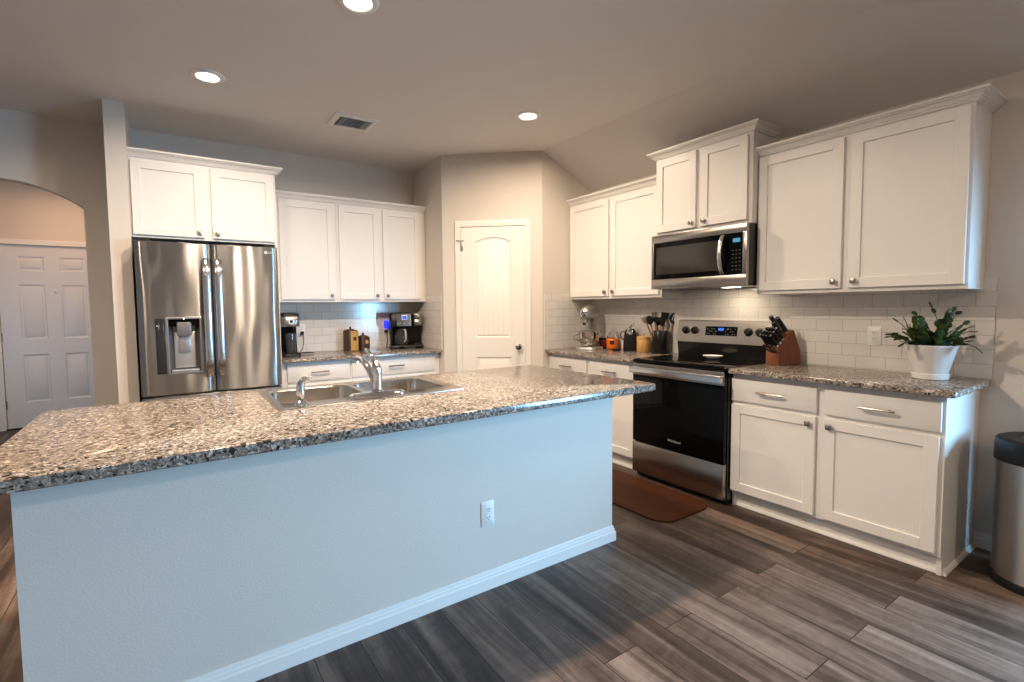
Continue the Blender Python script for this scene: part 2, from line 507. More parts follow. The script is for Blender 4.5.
# pantry leaf: arched top panel of vertical boards, plain lower panel
l = MB()
Y0, Y1 = -.004, .034
pu = (.313, .663, 1.035, 1.95); pl = (.313, .663, .25, .845)
top_rise = .045
panel_cells(l, .182, .793, .012, 2.093, Y0, Y1, [(pu[0], pu[1], pu[2], pu[3] + top_rise), pl])
na = 14
arcp = [(pu[0] + (pu[1] - pu[0]) * i / na, pu[3] + top_rise * math.sin(math.pi * i / na) ** .8) for i in range(na + 1)]
l.prism([(pu[0], pu[3] + top_rise)] + arcp + [(pu[1], pu[3] + top_rise)], XZ, Y0, Y1)
# moulding of the arched panel
outl = [(pu[0], pu[2]), (pu[1], pu[2])] + arcp[::-1]
cxm, czm = (pu[0] + pu[1]) / 2, (pu[2] + pu[3]) / 2
def insl(pts, d):
    return [(u + (d if u < cxm - .001 else -d if u > cxm + .001 else 0) * min(1, abs(u - cxm) / .05), v + (d if v < czm else -d)) for u, v in pts]
lv = [(0, Y0), (.010, Y0 + .009), (.016, Y0 + .009), (.026, Y0 + .003)]
lps = [[(u, y, v) for u, v in insl(outl, d)] for d, y in lv]
l.rings(lps, False, True)
frame_slope(l, pl, None, Y0, Y0 + .009, .012)
l.box(pl[0] + .03, pl[1] - .03, Y0 + .002, Y1, pl[2] + .03, pl[3] - .03, .004)
l.box(pl[0], pl[1], Y0 + .009, Y1, pl[2], pl[3])
leaf = l.build('door_leaf', M['doorw'], dr, 25)
g = MB()
for i in range(1, 6):
    gx = pu[0] + .03 + (pu[1] - pu[0] - .06) * i / 6
    g.box(gx - .0016, gx + .0016, Y0 + .0022, Y0 + .004, pu[2] + .03, pu[3] - .01)
g.build('board_grooves', mat('groove_paint', (.66, .63, .585), .6), leaf)
kb = MB()
kb.lathe([(.030, 0), (.030, .004), (.012, .010), (.011, .030), (.022, .040), (.028, .052), (.026, .064), (.014, .070), (.001, .071)], seg=20, Mx=Matrix.Translation((.730, Y0, .946)) @ Matrix.Rotation(R(90), 4, 'X'))
kb.build('door_knob', mat('satin_nickel', (.30, .265, .23), .25, 1.0), leaf)
for hz in (1.915, 1.10, .22):
    h = MB().box(.176, .200, Y0 - .003, Y0 + .001, hz - .045, hz + .045, .001)
    h.cyl((.180, Y0 - .006, hz - .047), (.180, Y0 - .006, hz + .047), .006, 10)
    h.build('hinge', M['nickel'] if hz > 1.5 else M['doorw'], dr)
st = MB().cyl((.178, Y0 - .008, 1.965), (.150, Y0 - .03, 1.965), .0035, 8).cyl((.178, Y0 - .008, 1.965), (.205, Y0 - .028, 1.965), .0035, 8)
st.ell((.148, Y0 - .031, 1.965), .007, .007, .007, 10).ell((.206, Y0 - .029, 1.965), .007, .007, .007, 10)
st.build('hinge_pin_stop', M['nickel'], dr)
# hallway beyond the arch
HY = 2.644
w = MB()
dx0, dx1, dz1 = -5.195, -4.27, 2.095
w.box(-5.6, dx0, HY, HY + .12, 0, ZC).box(dx1, -3.7, HY, HY + .12, 0, ZC).box(dx0, dx1, HY, HY + .12, dz1, ZC)
struct(w.build('wall_hall_end', M['wall']))
struct(MB().box(-5.6, -5.5, .12, HY, 0, ZC).build('wall_hall_left', M['wall']))
struct(MB().box(-3.85, -3.75, .12, HY, 0, ZC).build('wall_hall_right', M['wall']))
struct(MB().box(-5.6, -3.7, .12, HY + .12, ZC, ZC + .1).build('ceiling_hall', M['ceiling']))
area_light('hall_lamp', (-4.55, 1.9, ZC - .03), (0, 0, 0), .3, .3, 10, (1, .60, .34), 'DISK')
area_light('cool_daylight_lamp', (-5.49, 1.1, 1.1), (0, R(-90), R(40)), 1.5, .8, 15, (.55, .78, 1.0))  # added cool fill for the front door; the hall has no window
dr = struct(empty('door_2', (dx0, HY, 0)))
c = MB(); casing(c, 0, dx1 - dx0, dz1, .057); c.build('casing', M['trim'], dr)
l = MB()
wl = dx1 - dx0
pan = []
for a, b_ in ((.165, .395), (.53, .76)):
    for z0, z1 in ((1.80, 1.965), (1.02, 1.645), (.30, .845)):
        pan.append((a, b_, z0, z1))
panel_cells(l, .004, wl - .004, .012, dz1 - .004, .02, .06, pan)
for p in pan:
    frame_slope(l, p, None, .02, .030, .014)
    l.box(p[0], p[1], .030, .06, p[2], p[3])
    l.box(p[0] + .03, p[1] - .03, .022, .05, p[2] + .03, p[3] - .03, .007)
lf = l.build('door_leaf', M['fdoor'], dr, 25)
MB().lathe([(.012, 0), (.012, .004), (.005, .008), (.001, .0081)], seg=12, Mx=Matrix.Translation((wl / 2 + .02, .02, 1.56)) @ Matrix.Rotation(R(90), 4, 'X')).build('peephole', M['chrome'], lf)
for hz in (1.85, 1.05, .28):
    MB().cyl((.0, .012, hz - .05), (.0, .012, hz + .05), .008, 10).box(-.012, .012, .013, .022, hz - .05, hz + .05).build('hinge', M['nickel'], dr)
MB().box(.0, wl, -.03, .10, 0, .012).build('threshold', M['black_matte'], dr)
# baseboards
def baseboard(name, pts, h=.085, t_=.015):
    """pts: polyline on the floor, room on the left-hand side of the path"""
    b = MB()
    prof = [(0, 0), (t_, 0), (t_, h * .60), (t_ * .85, h * .63), (t_ * .62, h * .66), (t_ * .62, h * .78), (t_ * .40, h * .82), (t_ * .40, h * .94), (t_ * .25, h), (0, h)]
    P = [Vector((x, y, 0)) for x, y in pts]
    nn = []
    for i in range(len(P)):
        ds = []
        if i > 0: ds.append((P[i] - P[i - 1]).normalized())
        if i < len(P) - 1: ds.append((P[i + 1] - P[i]).normalized())
        ns = [Vector((-d.y, d.x, 0)) for d in ds]
        n = sum(ns, Vector()).normalized()
        n /= max(.3, n.dot(ns[0]))
        nn.append(n)
    b.rings([[P[i] + nn[i] * d + Vector((0, 0, z)) for d, z in prof] for i in range(len(P))])
    return b.build(name, M['trim'])
struct(baseboard('baseboard_right', [(0, YF), (0, wy0), (0, EB - .002)]))
struct(baseboard('baseboard_left', [(XL, 0), (XL, YF)]))
struct(baseboard('baseboard_front', [(XL, YF), (0, YF)]))
struct(baseboard('baseboard_back', [(ac - hw, 0), (XL, 0)]))
struct(baseboard('baseboard_stub', [(FL, CYF), (FL - .12, CYF), (FL - .12, 0), (ac + hw, 0)]))
# tile backsplashes
struct(MB().box(-.008, 0, EC, PR, ZK, 1.447).build('tile_backsplash_right', M['tile_yz']))
struct(MB().box(-DC, -.008, PR - .008, PR, ZK, 1.455).build('tile_backsplash_pantry_right', M['tile_xz']))
struct(MB().box(FX, PB - .008, -.008, 0, ZK, 1.455).build('tile_backsplash_back', M['tile_xz']))
struct(MB().box(PB - .008, PB, -DC, 0, ZK, 1.455).build('tile_backsplash_pantry_left', M['tile_yz']))

# ================================================================== CEILING LIGHTS, VENT
cans = [((-3.35, -1.325), 'round recessed ceiling light above the refrigerator, leftmost of the lights'),
        ((-1.264, -1.876), 'round recessed ceiling light near the pantry and sloped ceiling'),
        ((-2.799, -2.545), 'round recessed ceiling light cut by the top edge of the photo, above the island'),
        ((-1.35, -4.75), 'added unseen fill lamp built as a recessed ceiling light, right of the camera, outside the photo'),  # invented light, lifts the right base cabinets and range
        ((-4.7, -2.5), 'added unseen fill lamp built as a recessed ceiling light, left of the island, outside the photo'),  # invented light, warms the stub wall and arch wall
        ((-4.6, -7.2), 'added unseen fill lamp built as a recessed ceiling light in the living area, left of the camera'),  # invented warm fill for the living area that the refrigerator mirrors
        ((-2.0, -7.4), 'added unseen fill lamp built as a recessed ceiling light in the living area, behind the camera')]  # second invented fill light of the living area
can0 = None
for (x, y), lab, cw in [(*c_, w_) for c_, w_ in zip(cans, CAN_W)]:
    if can0 is None:
        t = thing('recessed_ceiling_light', lab, 'ceiling light', (x, y, ZC), 0, 'recessed ceiling lights')
        ringm = MB().lathe([(.062, -.002), (.066, -.010), (.085, -.010), (.096, -.005), (.098, 0), (.062, 0)], seg=36, cap0=False, cap1=False).build('trim_ring', M['trim'], t)
        dif = MB().lathe([(.064, 0), (.064, -.006), (.001, -.007)], seg=32, cap0=False).build('lamp_diffuser', M['diffuser'], t)
        can0 = (t, [ringm, dif])
    else:
        t = can0[0].copy(); COL.objects.link(t); t.location = (x, y, ZC); t['label'] = lab
        for ch in can0[1]:
            d = ch.copy(); COL.objects.link(d); d.parent = t
    area_light('lamp', (0, 0, -.014), (0, 0, 0), .13, .13, cw, WARM, 'DISK', t, 172)
v = thing('air_vent', 'white louvred air vent in the ceiling between two lights', 'vent', (-2.35, -1.05, ZC), 0)
f = MB()
f.loft([(-.165, .165, -.14, .14, .006, 0), (-.165, .165, -.14, .14, .006, -.006), (-.155, .155, -.13, .13, .006, -.012), (-.125, .125, -.10, .10, .003, -.012), (-.12, .12, -.095, .095, .003, 0)], 3, False, False)
f.build('frame', M['trim'], v)
s_ = MB()
for i in range(7):
    yy = -.08 + .16 * i / 6
    s_.box(-.12, .12, -.011, .011, -.0008, .0008, Mx=Matrix.Translation((0, yy, -.008)) @ Matrix.Rotation(R(32), 4, 'X'))
for xx in (-.085, .085):
    for q in range(3):
        s_.box(-.0008, .0008, -.09, .09, -.005, .005, Mx=Matrix.Translation((xx + (q - 1) * .012, 0, -.012)))
s_.build('louvres', mat('vent_grey', (.62, .64, .66), .4), v)
MB().box(-.12, .12, -.095, .095, -.0015, -.0002).build('duct_opening', M['slot'], v)

# ================================================================== CABINETS
def shaker(x0, x1, z0, z1, yf, th=.020, st=.058):
    b = MB()
    yb = yf + th
    b.box(x0, x0 + st, yf, yb, z0, z1, .0018, 1).box(x1 - st, x1, yf, yb, z0, z1, .0018, 1)
    b.box(x0 + st - .002, x1 - st + .002, yf, yb, z0, z0 + st, .0018, 1).box(x0 + st - .002, x1 - st + .002, yf, yb, z1 - st, z1, .0018, 1)
    b.box(x0 + st - .004, x1 - st + .004, yf + .009, yb - .002, z0 + st - .004, z1 - st + .004)
    return b
def knob(parent, x, yf, z):
    b = MB()
    b.cyl((x, yf, z), (x, yf - .014, z), .006, 10)
    b.box(x - .015, x + .015, yf - .026, yf - .012, z - .015, z + .015, .005, 2)
    return b.build('knob', M['nickel'], parent)
def pull(parent, x, yf, z, w=.155):
    b = MB()
    b.tube([(x - w / 2, yf - .026, z), (x - w * .35, yf - .029, z), (x, yf - .031, z), (x + w * .35, yf - .029, z), (x + w / 2, yf - .026, z)], .0062, 8)
    for s in (-.31, .31): b.cyl((x + s * w, yf, z), (x + s * w, yf - .029, z), .005, 8)
    return b.build('handle', M['nickel'], parent)
def crown(parent, x0, x1, yf, z0, yb, lr, rr, h=.0515, pr=.055, lstop=None, rstop=None):
    prof = [(0, 0), (.012, 0), (.012, .009), (.020, .009), (.020, .0155), (.025, .0155), (.027, .021), (.032, .027), (.040, .031), (.044, .032), (.044, .039), (.055, .039), (.055, .0515), (0, .0515)]
    sc = h / .0515; sp = pr / .055
    b = MB()
    P = [(a * sp, c * sc) for a, c in prof]
    loops = []
    if lr: loops.append([(x0 - d, yb, z0 + z) for d, z in P])
    loops.append([((x0 - d) if lr else x0, yf - d, z0 + z) for d, z in P])
    loops.append([((x1 + d) if rr else x1, yf - d, z0 + z) for d, z in P])
    if rr: loops.append([(x1 + d, yb, z0 + z) for d, z in P])
    b.rings(loops)
    return b.build('crown_moulding', M['cab'], parent, 30)
def upper(name, label, loc, rz, Wd, z0, z1, dep, doors, lr=False, rr=False, gap=.022, crown_h=.0515, top_gap=.0145, bot_gap=.024, back_stop=-.002, group='white wall cabinets'):
    """local frame: x along the wall, front towards -y. doors: (x0, x1, knob side)"""
    t = thing(name, label, 'cabinet', loc, rz, group)
    b = MB()
    b.box(0, Wd, -dep + .018, -.002, z0 + .012, z1)
    b.box(0, .012, -dep + .018, -.002, z0, z0 + .013).box(Wd - .012, Wd, -dep + .018, -.002, z0, z0 + .013)
    b.build('carcass', M['cab'], t)
    MB().box(0, Wd, -dep, -dep + .02, z0, z1, .001, 1).build('face_frame', M['cab'], t)
    for i, (a, c, ks) in enumerate(doors):
        d = shaker(a, c, z0 + bot_gap, z1 - top_gap, -dep - .020).build('door', M['cab'], t)
        if ks: knob(d, (c - .033) if ks == 'r' else (a + .033), -dep - .020, z0 + bot_gap + .038)
    crown(t, 0, Wd, -dep, z1, back_stop, lr, rr, crown_h)
    return t
def base(name, label, loc, rz, Wd, dep, fronts, left_end=False, right_end=False, group='white base cabinets'):
    t = thing(name, label, 'cabinet', loc, rz, group)
    b = MB()
    b.box(0, .018, -dep + .018, -.002, .0, .882).box(Wd - .018, Wd, -dep + .018, -.002, .0, .882)
    b.box(.018, Wd - .018, -.020, -.002, .09, .882).box(.018, Wd - .018, -dep + .018, -.02, .095, .113)
    b.build('carcass', M['cab'], t)
    MB().box(0, Wd, -dep, -dep + .02, .095, .882, .001, 1).build('face_frame', M['cab'], t)
    MB().box(.002, Wd - .002, -dep + .045, -dep + .06, 0, .096).build('toe_kick', M['cab'], t)
    s = MB()
    prof = [(0, 0), (.016, 0), (.015, .008), (.010, .015), (0, .020)]
    yf = -dep + .045
    lp = []
    lp.append([(0, yf - d, z) for d, z in prof])
    lp.append([(Wd + (d if right_end else 0), yf - d, z) for d, z in prof])
    if right_end: lp.append([(Wd + d, -.002, z) for d, z in prof])
    s.rings(lp)
    s.build('shoe_moulding', M['cab'], t)
    for fr in fronts:
        kind, a, c, z0, z1, hw_ = fr
        if kind == 'drawer':
            d = MB().box(a, c, -dep - .020, -dep, z0, z1, .003, 2).build('drawer_front', M['cab'], t)
            pull(d, (a + c) / 2 + (hw_ or 0), -dep - .020, (z0 + z1) / 2)
        else:
            d = shaker(a, c, z0, z1, -dep - .020).build('door', M['cab'], t)
            knob(d, (c - .033) if hw_ == 'r' else (a + .033), -dep - .020, z1 - .042)
    return t
# right wall (local x = -world y)
upper('wall_cabinet', 'white two-door wall cabinet right of the microwave, above the potted plant', (0, R2, 0), -90, R2 - EU, ZU, ZT, DU,
      [(.006, .496, 'r'), (.532, 1.030, 'l')], False, True)
upper('wall_cabinet', 'white two-door wall cabinet between pantry and microwave, above the stand mixer', (0, PR, 0), -90, PR - R1, ZU, ZT, DU,
      [(.016, .512, 'r'), (.540, 1.053, 'l')], False, False)
upper('wall_cabinet', 'short white two-door cabinet raised above the microwave', (0, R1, 0), -90, .762, 1.8673, 2.4607, DU + .078,
      [(.014, .357, 'r'), (.392, .735, 'l')], True, True, back_stop=-.075)
base('base_cabinet', 'white base cabinet right of the range, under the potted plant', (0, R2, 0), -90, R2 - EB, DB,
     [('drawer', .004, .501, .706, .850, 0), ('drawer', .541, 1.035, .706, .850, 0), ('door', .004, .497, .112, .683, 'r'), ('door', .538, 1.030, .112, .683, 'l')], right_end=True)
base('base_cabinet', 'white base cabinet left of the range, under the stand mixer', (0, PR, 0), -90, PR - R1, DB,
     [('drawer', .016, .512, .706, .850, 0), ('drawer', .540, 1.053, .706, .850, 0), ('door', .016, .512, .112, .683, 'r'), ('door', .540, 1.053, .112, .683, 'l')])
# back wall
upper('wall_cabinet', 'deep white two-door cabinet above the refrigerator', (FL, 0, 0), 0, FX - FL, 1.8599, 2.4268, .5388,
      [(.014, .455, 'r'), (.508, .950, 'l')], False, True, top_gap=.02, bot_gap=.018, crown_h=.0511)
upper('wall_cabinet', 'white single-door wall cabinet beside the refrigerator', (FX + .002, 0, 0), 0, .556, ZU, ZT, DU,
      [(.060, .530, 'r')], False, False)
upper('wall_cabinet', 'white two-door wall cabinet next to the pantry wall, above the drip coffee maker', (FX + .560, 0, 0), 0, PB - .002 - FX - .560, ZU, ZT, DU,
      [(.020, .408, 'r'), (.448, .842, 'l')], False, False)
base('base_cabinet', 'white base cabinet beside the refrigerator, under the single-cup brewer', (FX + .002, 0, 0), 0, .570, DB,
     [('drawer', .036, .556, .712, .866, 0), ('door', .036, .556, .112, .69, 'r')])
base('base_cabinet', 'white base cabinet with a wide drawer beside the pantry wall', (FX + .574, 0, 0), 0, PB - .002 - FX - .574, DB,
     [('drawer', .012, .838, .712, .866, 0), ('door', .012, .42, .112, .69, 'r'), ('door', .43, .838, .112, .69, 'l')])
MB_ = None
# panel of the refrigerator enclosure
p_ = tag(MB().box(FX - .019, FX - .001, -.56, -.002, 0, 1.857, .001, 1).build('refrigerator_side_panel', M['cab']), 'tall white panel between refrigerator and back counter', 'panel')

# ================================================================== COUNTERTOPS
def counter(name, label, x0, x1, y0, y1, rc=0.012, z1=ZK, th=.031, hole=None):
    e = .006
    b = MB()
    z0 = z1 - th
    rr = [(x0 + e, x1 - e, y0 + e, y1 - e, rc, z1), (x0 + .0018, x1 - .0018, y0 + .0018, y1 - .0018, rc, z1 - .0018), (x0, x1, y0, y1, rc, z1 - e),
          (x0, x1, y0, y1, rc, z0 + .004), (x0 + .004, x1 - .004, y0 + .004, y1 - .004, rc, z0)]
    if hole:
        b.loft([(*hole, .04, z0), (*hole, .04, z1)] + rr, 6, False, False, True)
    else:
        b.loft(rr, 6)
    return tag(b.build(name, M['granite'], None, 40), label, 'countertop')
counter('countertop', 'grey speckled granite countertop right of the range, carrying the plant and knife block', -DC, -.009, EC, R2 - .002)
counter('countertop', 'grey speckled granite countertop left of the range, carrying the stand mixer', -DC, -.009, R1 + .002, PR - .009)
counter('countertop', 'grey speckled granite countertop on the back wall, carrying the coffee makers', FX + .001, PB - .009, -DC, -.009)
IXL, IXR, IYF, IYB = -4.0665, -1.4675, -3.2375, -2.1582
SX0, SX1, SY0, SY1 = -3.250, -2.372, -2.765, -2.195
counter('island_countertop', 'large beige speckled granite island top with the sink set into it', IXL, IXR, IYF, IYB, .035, th=.036, hole=(SX0 + .015, SX1 - .015, SY0 + .015, SY1 - .015))
# island body
BXL, BXR, BYF = -4.0051, -1.5628, -3.0064
t = thing('kitchen_island', 'pale painted island base with white baseboard, under the long granite top', 'kitchen island', ((BXL + BXR) / 2, BYF, 0))
ox, oy = (BXL + BXR) / 2, BYF
hw_ = (BXR - BXL) / 2
MB().box(-hw_, hw_, 0, .115, 0, .876).build('knee_wall', M['wall'], t)
MB().box(-hw_, -hw_ + .02, .116, .80, 0, .876).build('end_panel', M['wall'], t)
MB().box(hw_ - .02, hw_, .116, .80, 0, .876).build('end_panel', M['wall'], t)
f = MB().box(-hw_ + .021, hw_ - .021, .78, .80, .095, .876).box(-hw_ + .021, hw_ - .021, .71, .725, 0, .095)
f.build('face_frame', M['cab'], t)
for i in range(5):
    a = -hw_ + .03 + i * (2 * hw_ - .06) / 5
    d = MB().box(a + .01, a + (2 * hw_ - .06) / 5 - .01, .80, .82, .112, .85, .003).build('door', M['cab'], t)
def poly_base(name, pts, par, h=.085, tk=.016):
    o_ = baseboard(name, pts, h, tk); o_.parent = par
    return o_
poly_base('baseboard', [(hw_, .115), (hw_, 0), (-hw_, 0), (-hw_, .115)][::1], t)

# ================================================================== SINK, FAUCET
t = thing('kitchen_sink', 'stainless steel double bowl drop-in sink in the island top', 'sink', ((SX0 + SX1) / 2, (SY0 + SY1) / 2, ZK))
hx, hy = (SX1 - SX0) / 2, (SY1 - SY0) / 2
r_ = MB()
by0, by1 = -hy + .125, hy - .042
for x0, x1, bx0, bx1 in ((-hx, 0, -hx + .04, -.018), (0, hx, .018, hx - .04)):
    r_.loft([(x0, x1, -hy, hy, .0012, .003), (bx0 - .008, bx1 + .008, by0 - .008, by1 + .008, .055, .003), (bx0 - .002, bx1 + .002, by0 - .002, by1 + .002, .05, .0015), (bx0, bx1, by0, by1, .05, -.006)], 8, False, False)
r_.loft([(-hx - .006, hx + .006, -hy - .006, hy + .006, .022, .0003), (-hx - .005, hx + .005, -hy - .005, hy + .005, .02, .004), (-hx + .004, hx - .004, -hy + .004, hy - .004, .014, .0055), (-hx + .012, hx - .012, -hy + .012, hy - .012, .01, .0031)], 6, False, False)
r_.build('rim', M['sink_steel'], t, 50)
for bx0, bx1 in ((-hx + .04, -.018), (.018, hx - .04)):
    b = MB()
    b.loft([(bx0, bx1, by0, by1, .05, -.006), (bx0 + .004, bx1 - .004, by0 + .004, by1 - .004, .05, -.13), (bx0 + .02, bx1 - .02, by0 + .02, by1 - .02, .05, -.165), (bx0 + .06, bx1 - .06, by0 + .06, by1 - .06, .04, -.175)], 8, False, True)
    bo = b.build('bowl', M['sink_steel'], t, 60)
    cx, cy = (bx0 + bx1) / 2, (by0 + by1) / 2
    MB().lathe([(.045, -.1745), (.042, -.171), (.030, -.1735), (.001, -.1735)], cx, cy, 20, cap0=False).build('drain', M['chrome'], bo)
t = thing('faucet', 'chrome single-lever kitchen faucet rising behind the sink bowls', 'faucet', (-2.80, -2.675, ZK + .003))
b = MB()
b.loft([(-.135, .135, -.030, .030, .029, 0), (-.135, .135, -.030, .030, .029, .008), (-.122, .122, -.022, .022, .021, .017), (-.05, .05, -.02, .02, .019, .020)], 8)
b.build('base_plate', M['chrome'], t, 50)
b = MB().lathe([(.030, .018), (.026, .024), (.024, .04), (.024, .095), (.0245, .10), (.0245, .103), (.024, .108), (.024, .125), (.021, .138), (.012, .147), (.001, .149)], seg=24)
b.build('body', M['chrome'], t, 50)
sp_ = [(0, .012, .055), (0, .05, .078), (0, .10, .108), (0, .16, .135), (0, .22, .150), (0, .28, .152), (0, .315, .147)]
b = MB().tube(sp_, [.019, .018, .0165, .015, .014, .0135, .013], 14)
b.cyl((0, .303, .150), (0, .300, .124), .013, 14)
b.build('spout', M['chrome'], t, 60)
b = MB().tube([(0, .0, .132), (0, .025, .160), (0, .065, .182), (0, .115, .199), (0, .150, .207)], [.020, .016, .011, .010, .0085], 12)
b.build('lever', M['chrome'], t, 60)
t = thing('side_sprayer', 'chrome pull-out side sprayer standing at the left end of the sink', 'sprayer', (-3.148, -2.705, ZK + .003))
b = MB().lathe([(.031, 0), (.030, .005), (.020, .016), (.015, .024)], seg=20); b.build('holder', M['chrome'], t, 50)
b = MB().tube([(0, 0, .018), (-.003, .0, .04), (-.005, 0, .065), (-.003, 0, .085), (.003, .0, .099), (.013, 0, .109), (.026, 0, .110), (.033, 0, .106)], [.014, .0185, .0195, .017, .0155, .016, .017, .016], 14)
b.build('spray_head', M['chrome'], t, 60)

# ================================================================== REFRIGERATOR
FY = -.75
fw = .913
t = thing('refrigerator', 'stainless steel french-door refrigerator with ice and water dispenser', 'refrigerator', (-3.338, FY, 0))
MB().box(-fw / 2 + .004, fw / 2 - .004, .075, .71, .03, 1.800, .004).build('cabinet_body', mat('fridge_grey_side', (.05, .05, .052), .45), t)
def fr_door(x0, x1, z0, z1, cut=None):
    """gently convex door with rounded edges; cut = (x0,x1,z0,z1) opening"""
    b = MB()
    n = 20
    def yf(x):
        u = (x - x0) / (x1 - x0) * 2 - 1
        e = max(0, abs(u) - .86) / .14
        return -.012 * (1 - u * u) + .014 * e * e
    xs = [x0 + (x1 - x0) * i / n for i in range(n + 1)]
    if cut: xs = sorted(set([x for x in xs if min(abs(x - cut[0]), abs(x - cut[1])) > .004] + [cut[0], cut[1]]))
    zs_ = [z0, z0 + .004, z1 - .004, z1]
    if cut: zs_ = sorted(set(zs_ + [cut[2], cut[3]]))
    V = {}
    for i, x in enumerate(xs):
        for j, z in enumerate(zs_):
            off = .004 if j in (0, len(zs_) - 1) else 0
            V[i, j] = b.bm.verts.new((x, yf(x) + off, z))
    B = {}
    for i, x in enumerate(xs):
        for j in (0, len(zs_) - 1): B[i, j] = b.bm.verts.new((x, .072, zs_[j]))
    for i in range(len(xs) - 1):
        for j in range(len(zs_) - 1):
            if cut and cut[0] <= xs[i] and xs[i + 1] <= cut[1] and cut[2] <= zs_[j] and zs_[j + 1] <= cut[3]: continue
            b.bm.faces.new((V[i, j], V[i + 1, j], V[i + 1, j + 1], V[i, j + 1]))
    last = len(zs_) - 1
    for i in range(len(xs) - 1):
        b.bm.faces.new((V[i, 0], B[i, 0], B[i + 1, 0], V[i + 1, 0]))
        b.bm.faces.new((V[i, last], V[i + 1, last], B[i + 1, last], B[i, last]))
    for i in (0, len(xs) - 1):
        b.bm.faces.new([V[i, j] for j in range(last + 1)] + [B[i, last], B[i, 0]])
    b.bm.faces.new((B[0, 0], B[0, last], B[len(xs) - 1, last], B[len(xs) - 1, 0]))
    return b
def fr_handle(parent, x, z0, z1, sgn):
    b = MB()
    n = 14; pts = []; rr = []
    for i in range(n + 1):
        u = i / n
        pts.append((x, -.012 - .050 * min(1, (1 - (2 * u - 1) ** 6) * 1.6), z0 + (z1 - z0) * u))
    b.tube(pts, .027, 14, .42, up=(0, 1, 0))
    return b.build('handle', M['handle_steel'], parent, 60)
M['handle_steel'] = stainless('handle_stainless_steel', (.66, .66, .67), .2, (1, 1, 30), .01, 0, .5)
DZ0, DZ1 = .728, 1.812
cutx = (-.288, -.088, .882, 1.272)
ld = fr_door(-fw / 2, -.004, DZ0, DZ1, cutx).build('left_door', M['fridge_steel'], t, 30)
rd = fr_door(.004, fw / 2, DZ0, DZ1).build('right_door', M['fridge_steel'], t, 30)
fz = fr_door(-fw / 2, fw / 2, .06, .716).build('freezer_drawer', M['fridge_steel'], t, 30)
fr_handle(ld, -.038, .845, 1.70, -1); fr_handle(rd, .038, .845, 1.70, 1)
b = MB().tube([(-.38, -.01, .65), (-.36, -.055, .65), (0, -.065, .65), (.36, -.055, .65), (.38, -.01, .65)], .017, 12); b.build('handle', M['handle_steel'], fz, 60)
MB().box(.034 - .008, .034 + .008, -.0665, -.058, 1.215, 1.245, .002).build('door_button', M['mark_grey'], rd)
# dispenser
d = MB()
c0, c1, e0, e1 = cutx
yb = -.010
d.loft([(c0 - .012, c1 + .012, e0 - .014, e1 + .012, .012, .002), (c0 - .012, c1 + .012, e0 - .014, e1 + .012, .012, .011), (c0 - .006, c1 + .006, e0 - .008, e1 + .006, .008, .014), (c0 + .004, c1 - .004, e0 + .004, e1 - .004, .005, .012), (c0 + .006, c1 - .006, e0 + .006, e1 - .006, .005, -.004)],
       4, False, False, Mx=Matrix(((1, 0, 0, 0), (0, 0, -1, 0), (0, 1, 0, 0), (0, 0, 0, 1))))
disp = d.build('dispenser', mat('dispenser_frame', (.45, .45, .45), .3, .9), ld, 40)
tp = MB().box(c0 - .072, c0 - .013, -.0135, .008, e0 - .002, e1, .002).build('dark_panel', mat('smoked_panel', (.05, .048, .05), .12, .5), disp)  # dark glossy slab left of the dispenser, carrying one small glowing dot
MB().lathe([(.003, 0), (.0025, .0008), (.0004, .001)], seg=8, Mx=Matrix.Translation((c0 - .060, -.0135, e1 - .05)) @ Matrix.Rotation(R(90), 4, 'X')).build('panel_dot', mat('glowing_dot', (.5, .7, .8), .3, **{'Emission Color': (.6, .85, 1, 1), 'Emission Strength': 1.2}), tp)
r_ = MB()
r_.loft([(c0, c1, e0, e1, .004, .006), (c0 + .002, c1 - .002, e0 + .002, e1 - .002, .004, -.02), (c0 + .03, c1 - .03, e0 + .012, e1 - .03, .012, -.062)], 4, False, True, Mx=Matrix(((1, 0, 0, 0), (0, 0, -1, 0), (0, 1, 0, 0), (0, 0, 0, 1))))
r_.build('recess', mat('dispenser_recess', (.20, .20, .205), .35, .6), disp, 40)
MB().box(c0 + .036, c1 - .036, .050, .061, e0 + .03, e1 - .10, .004).build('back_plate', mat('dispenser_plate', (.62, .62, .62), .3, .7), disp)
b = MB().box(c0 + .010, c1 - .010, .006, .05, e1 - .055, e1 - .008, .004); b.build('control_panel', M['black_gloss'], disp)
b = MB().loft([(-.043, .043, 0, .052, .010, e1 - .125), (-.046, .046, -.006, .052, .012, e1 - .10), (-.046, .046, -.008, .052, .012, e1 - .035), (-.040, .040, -.006, .052, .010, e1 - .028)], 4, Mx=Matrix.Translation(((c0 + c1) / 2, 0, 0)))
b.build('ice_chute', mat('dispenser_chute', (.22, .22, .225), .3, .5), disp, 40)
b = MB().box(-.036, .036, .034, .042, e1 - .245, e1 - .127, .006, Mx=Matrix.Translation(((c0 + c1) / 2, 0, 0)))
b.build('paddle', mat('dispenser_paddle', (.40, .40, .41), .3, .6), disp)
b = MB().box(c0 + .015, c1 - .015, .0, .045, e0 + .006, e0 + .020, .004); b.build('drip_tray', M['mark_grey'], disp)
MB().lathe([(.005, 0), (.004, .003), (.0005, .0035)], seg=10, Mx=Matrix.Translation(((c0 + c1) / 2, -.014, e1 - .004)) @ Matrix.Rotation(R(90), 4, 'X')).build('indicator_light', mat('indicator', (.5, .6, .8), .3, **{'Emission Color': (.7, .85, 1, 1), 'Emission Strength': 2.0}), disp)
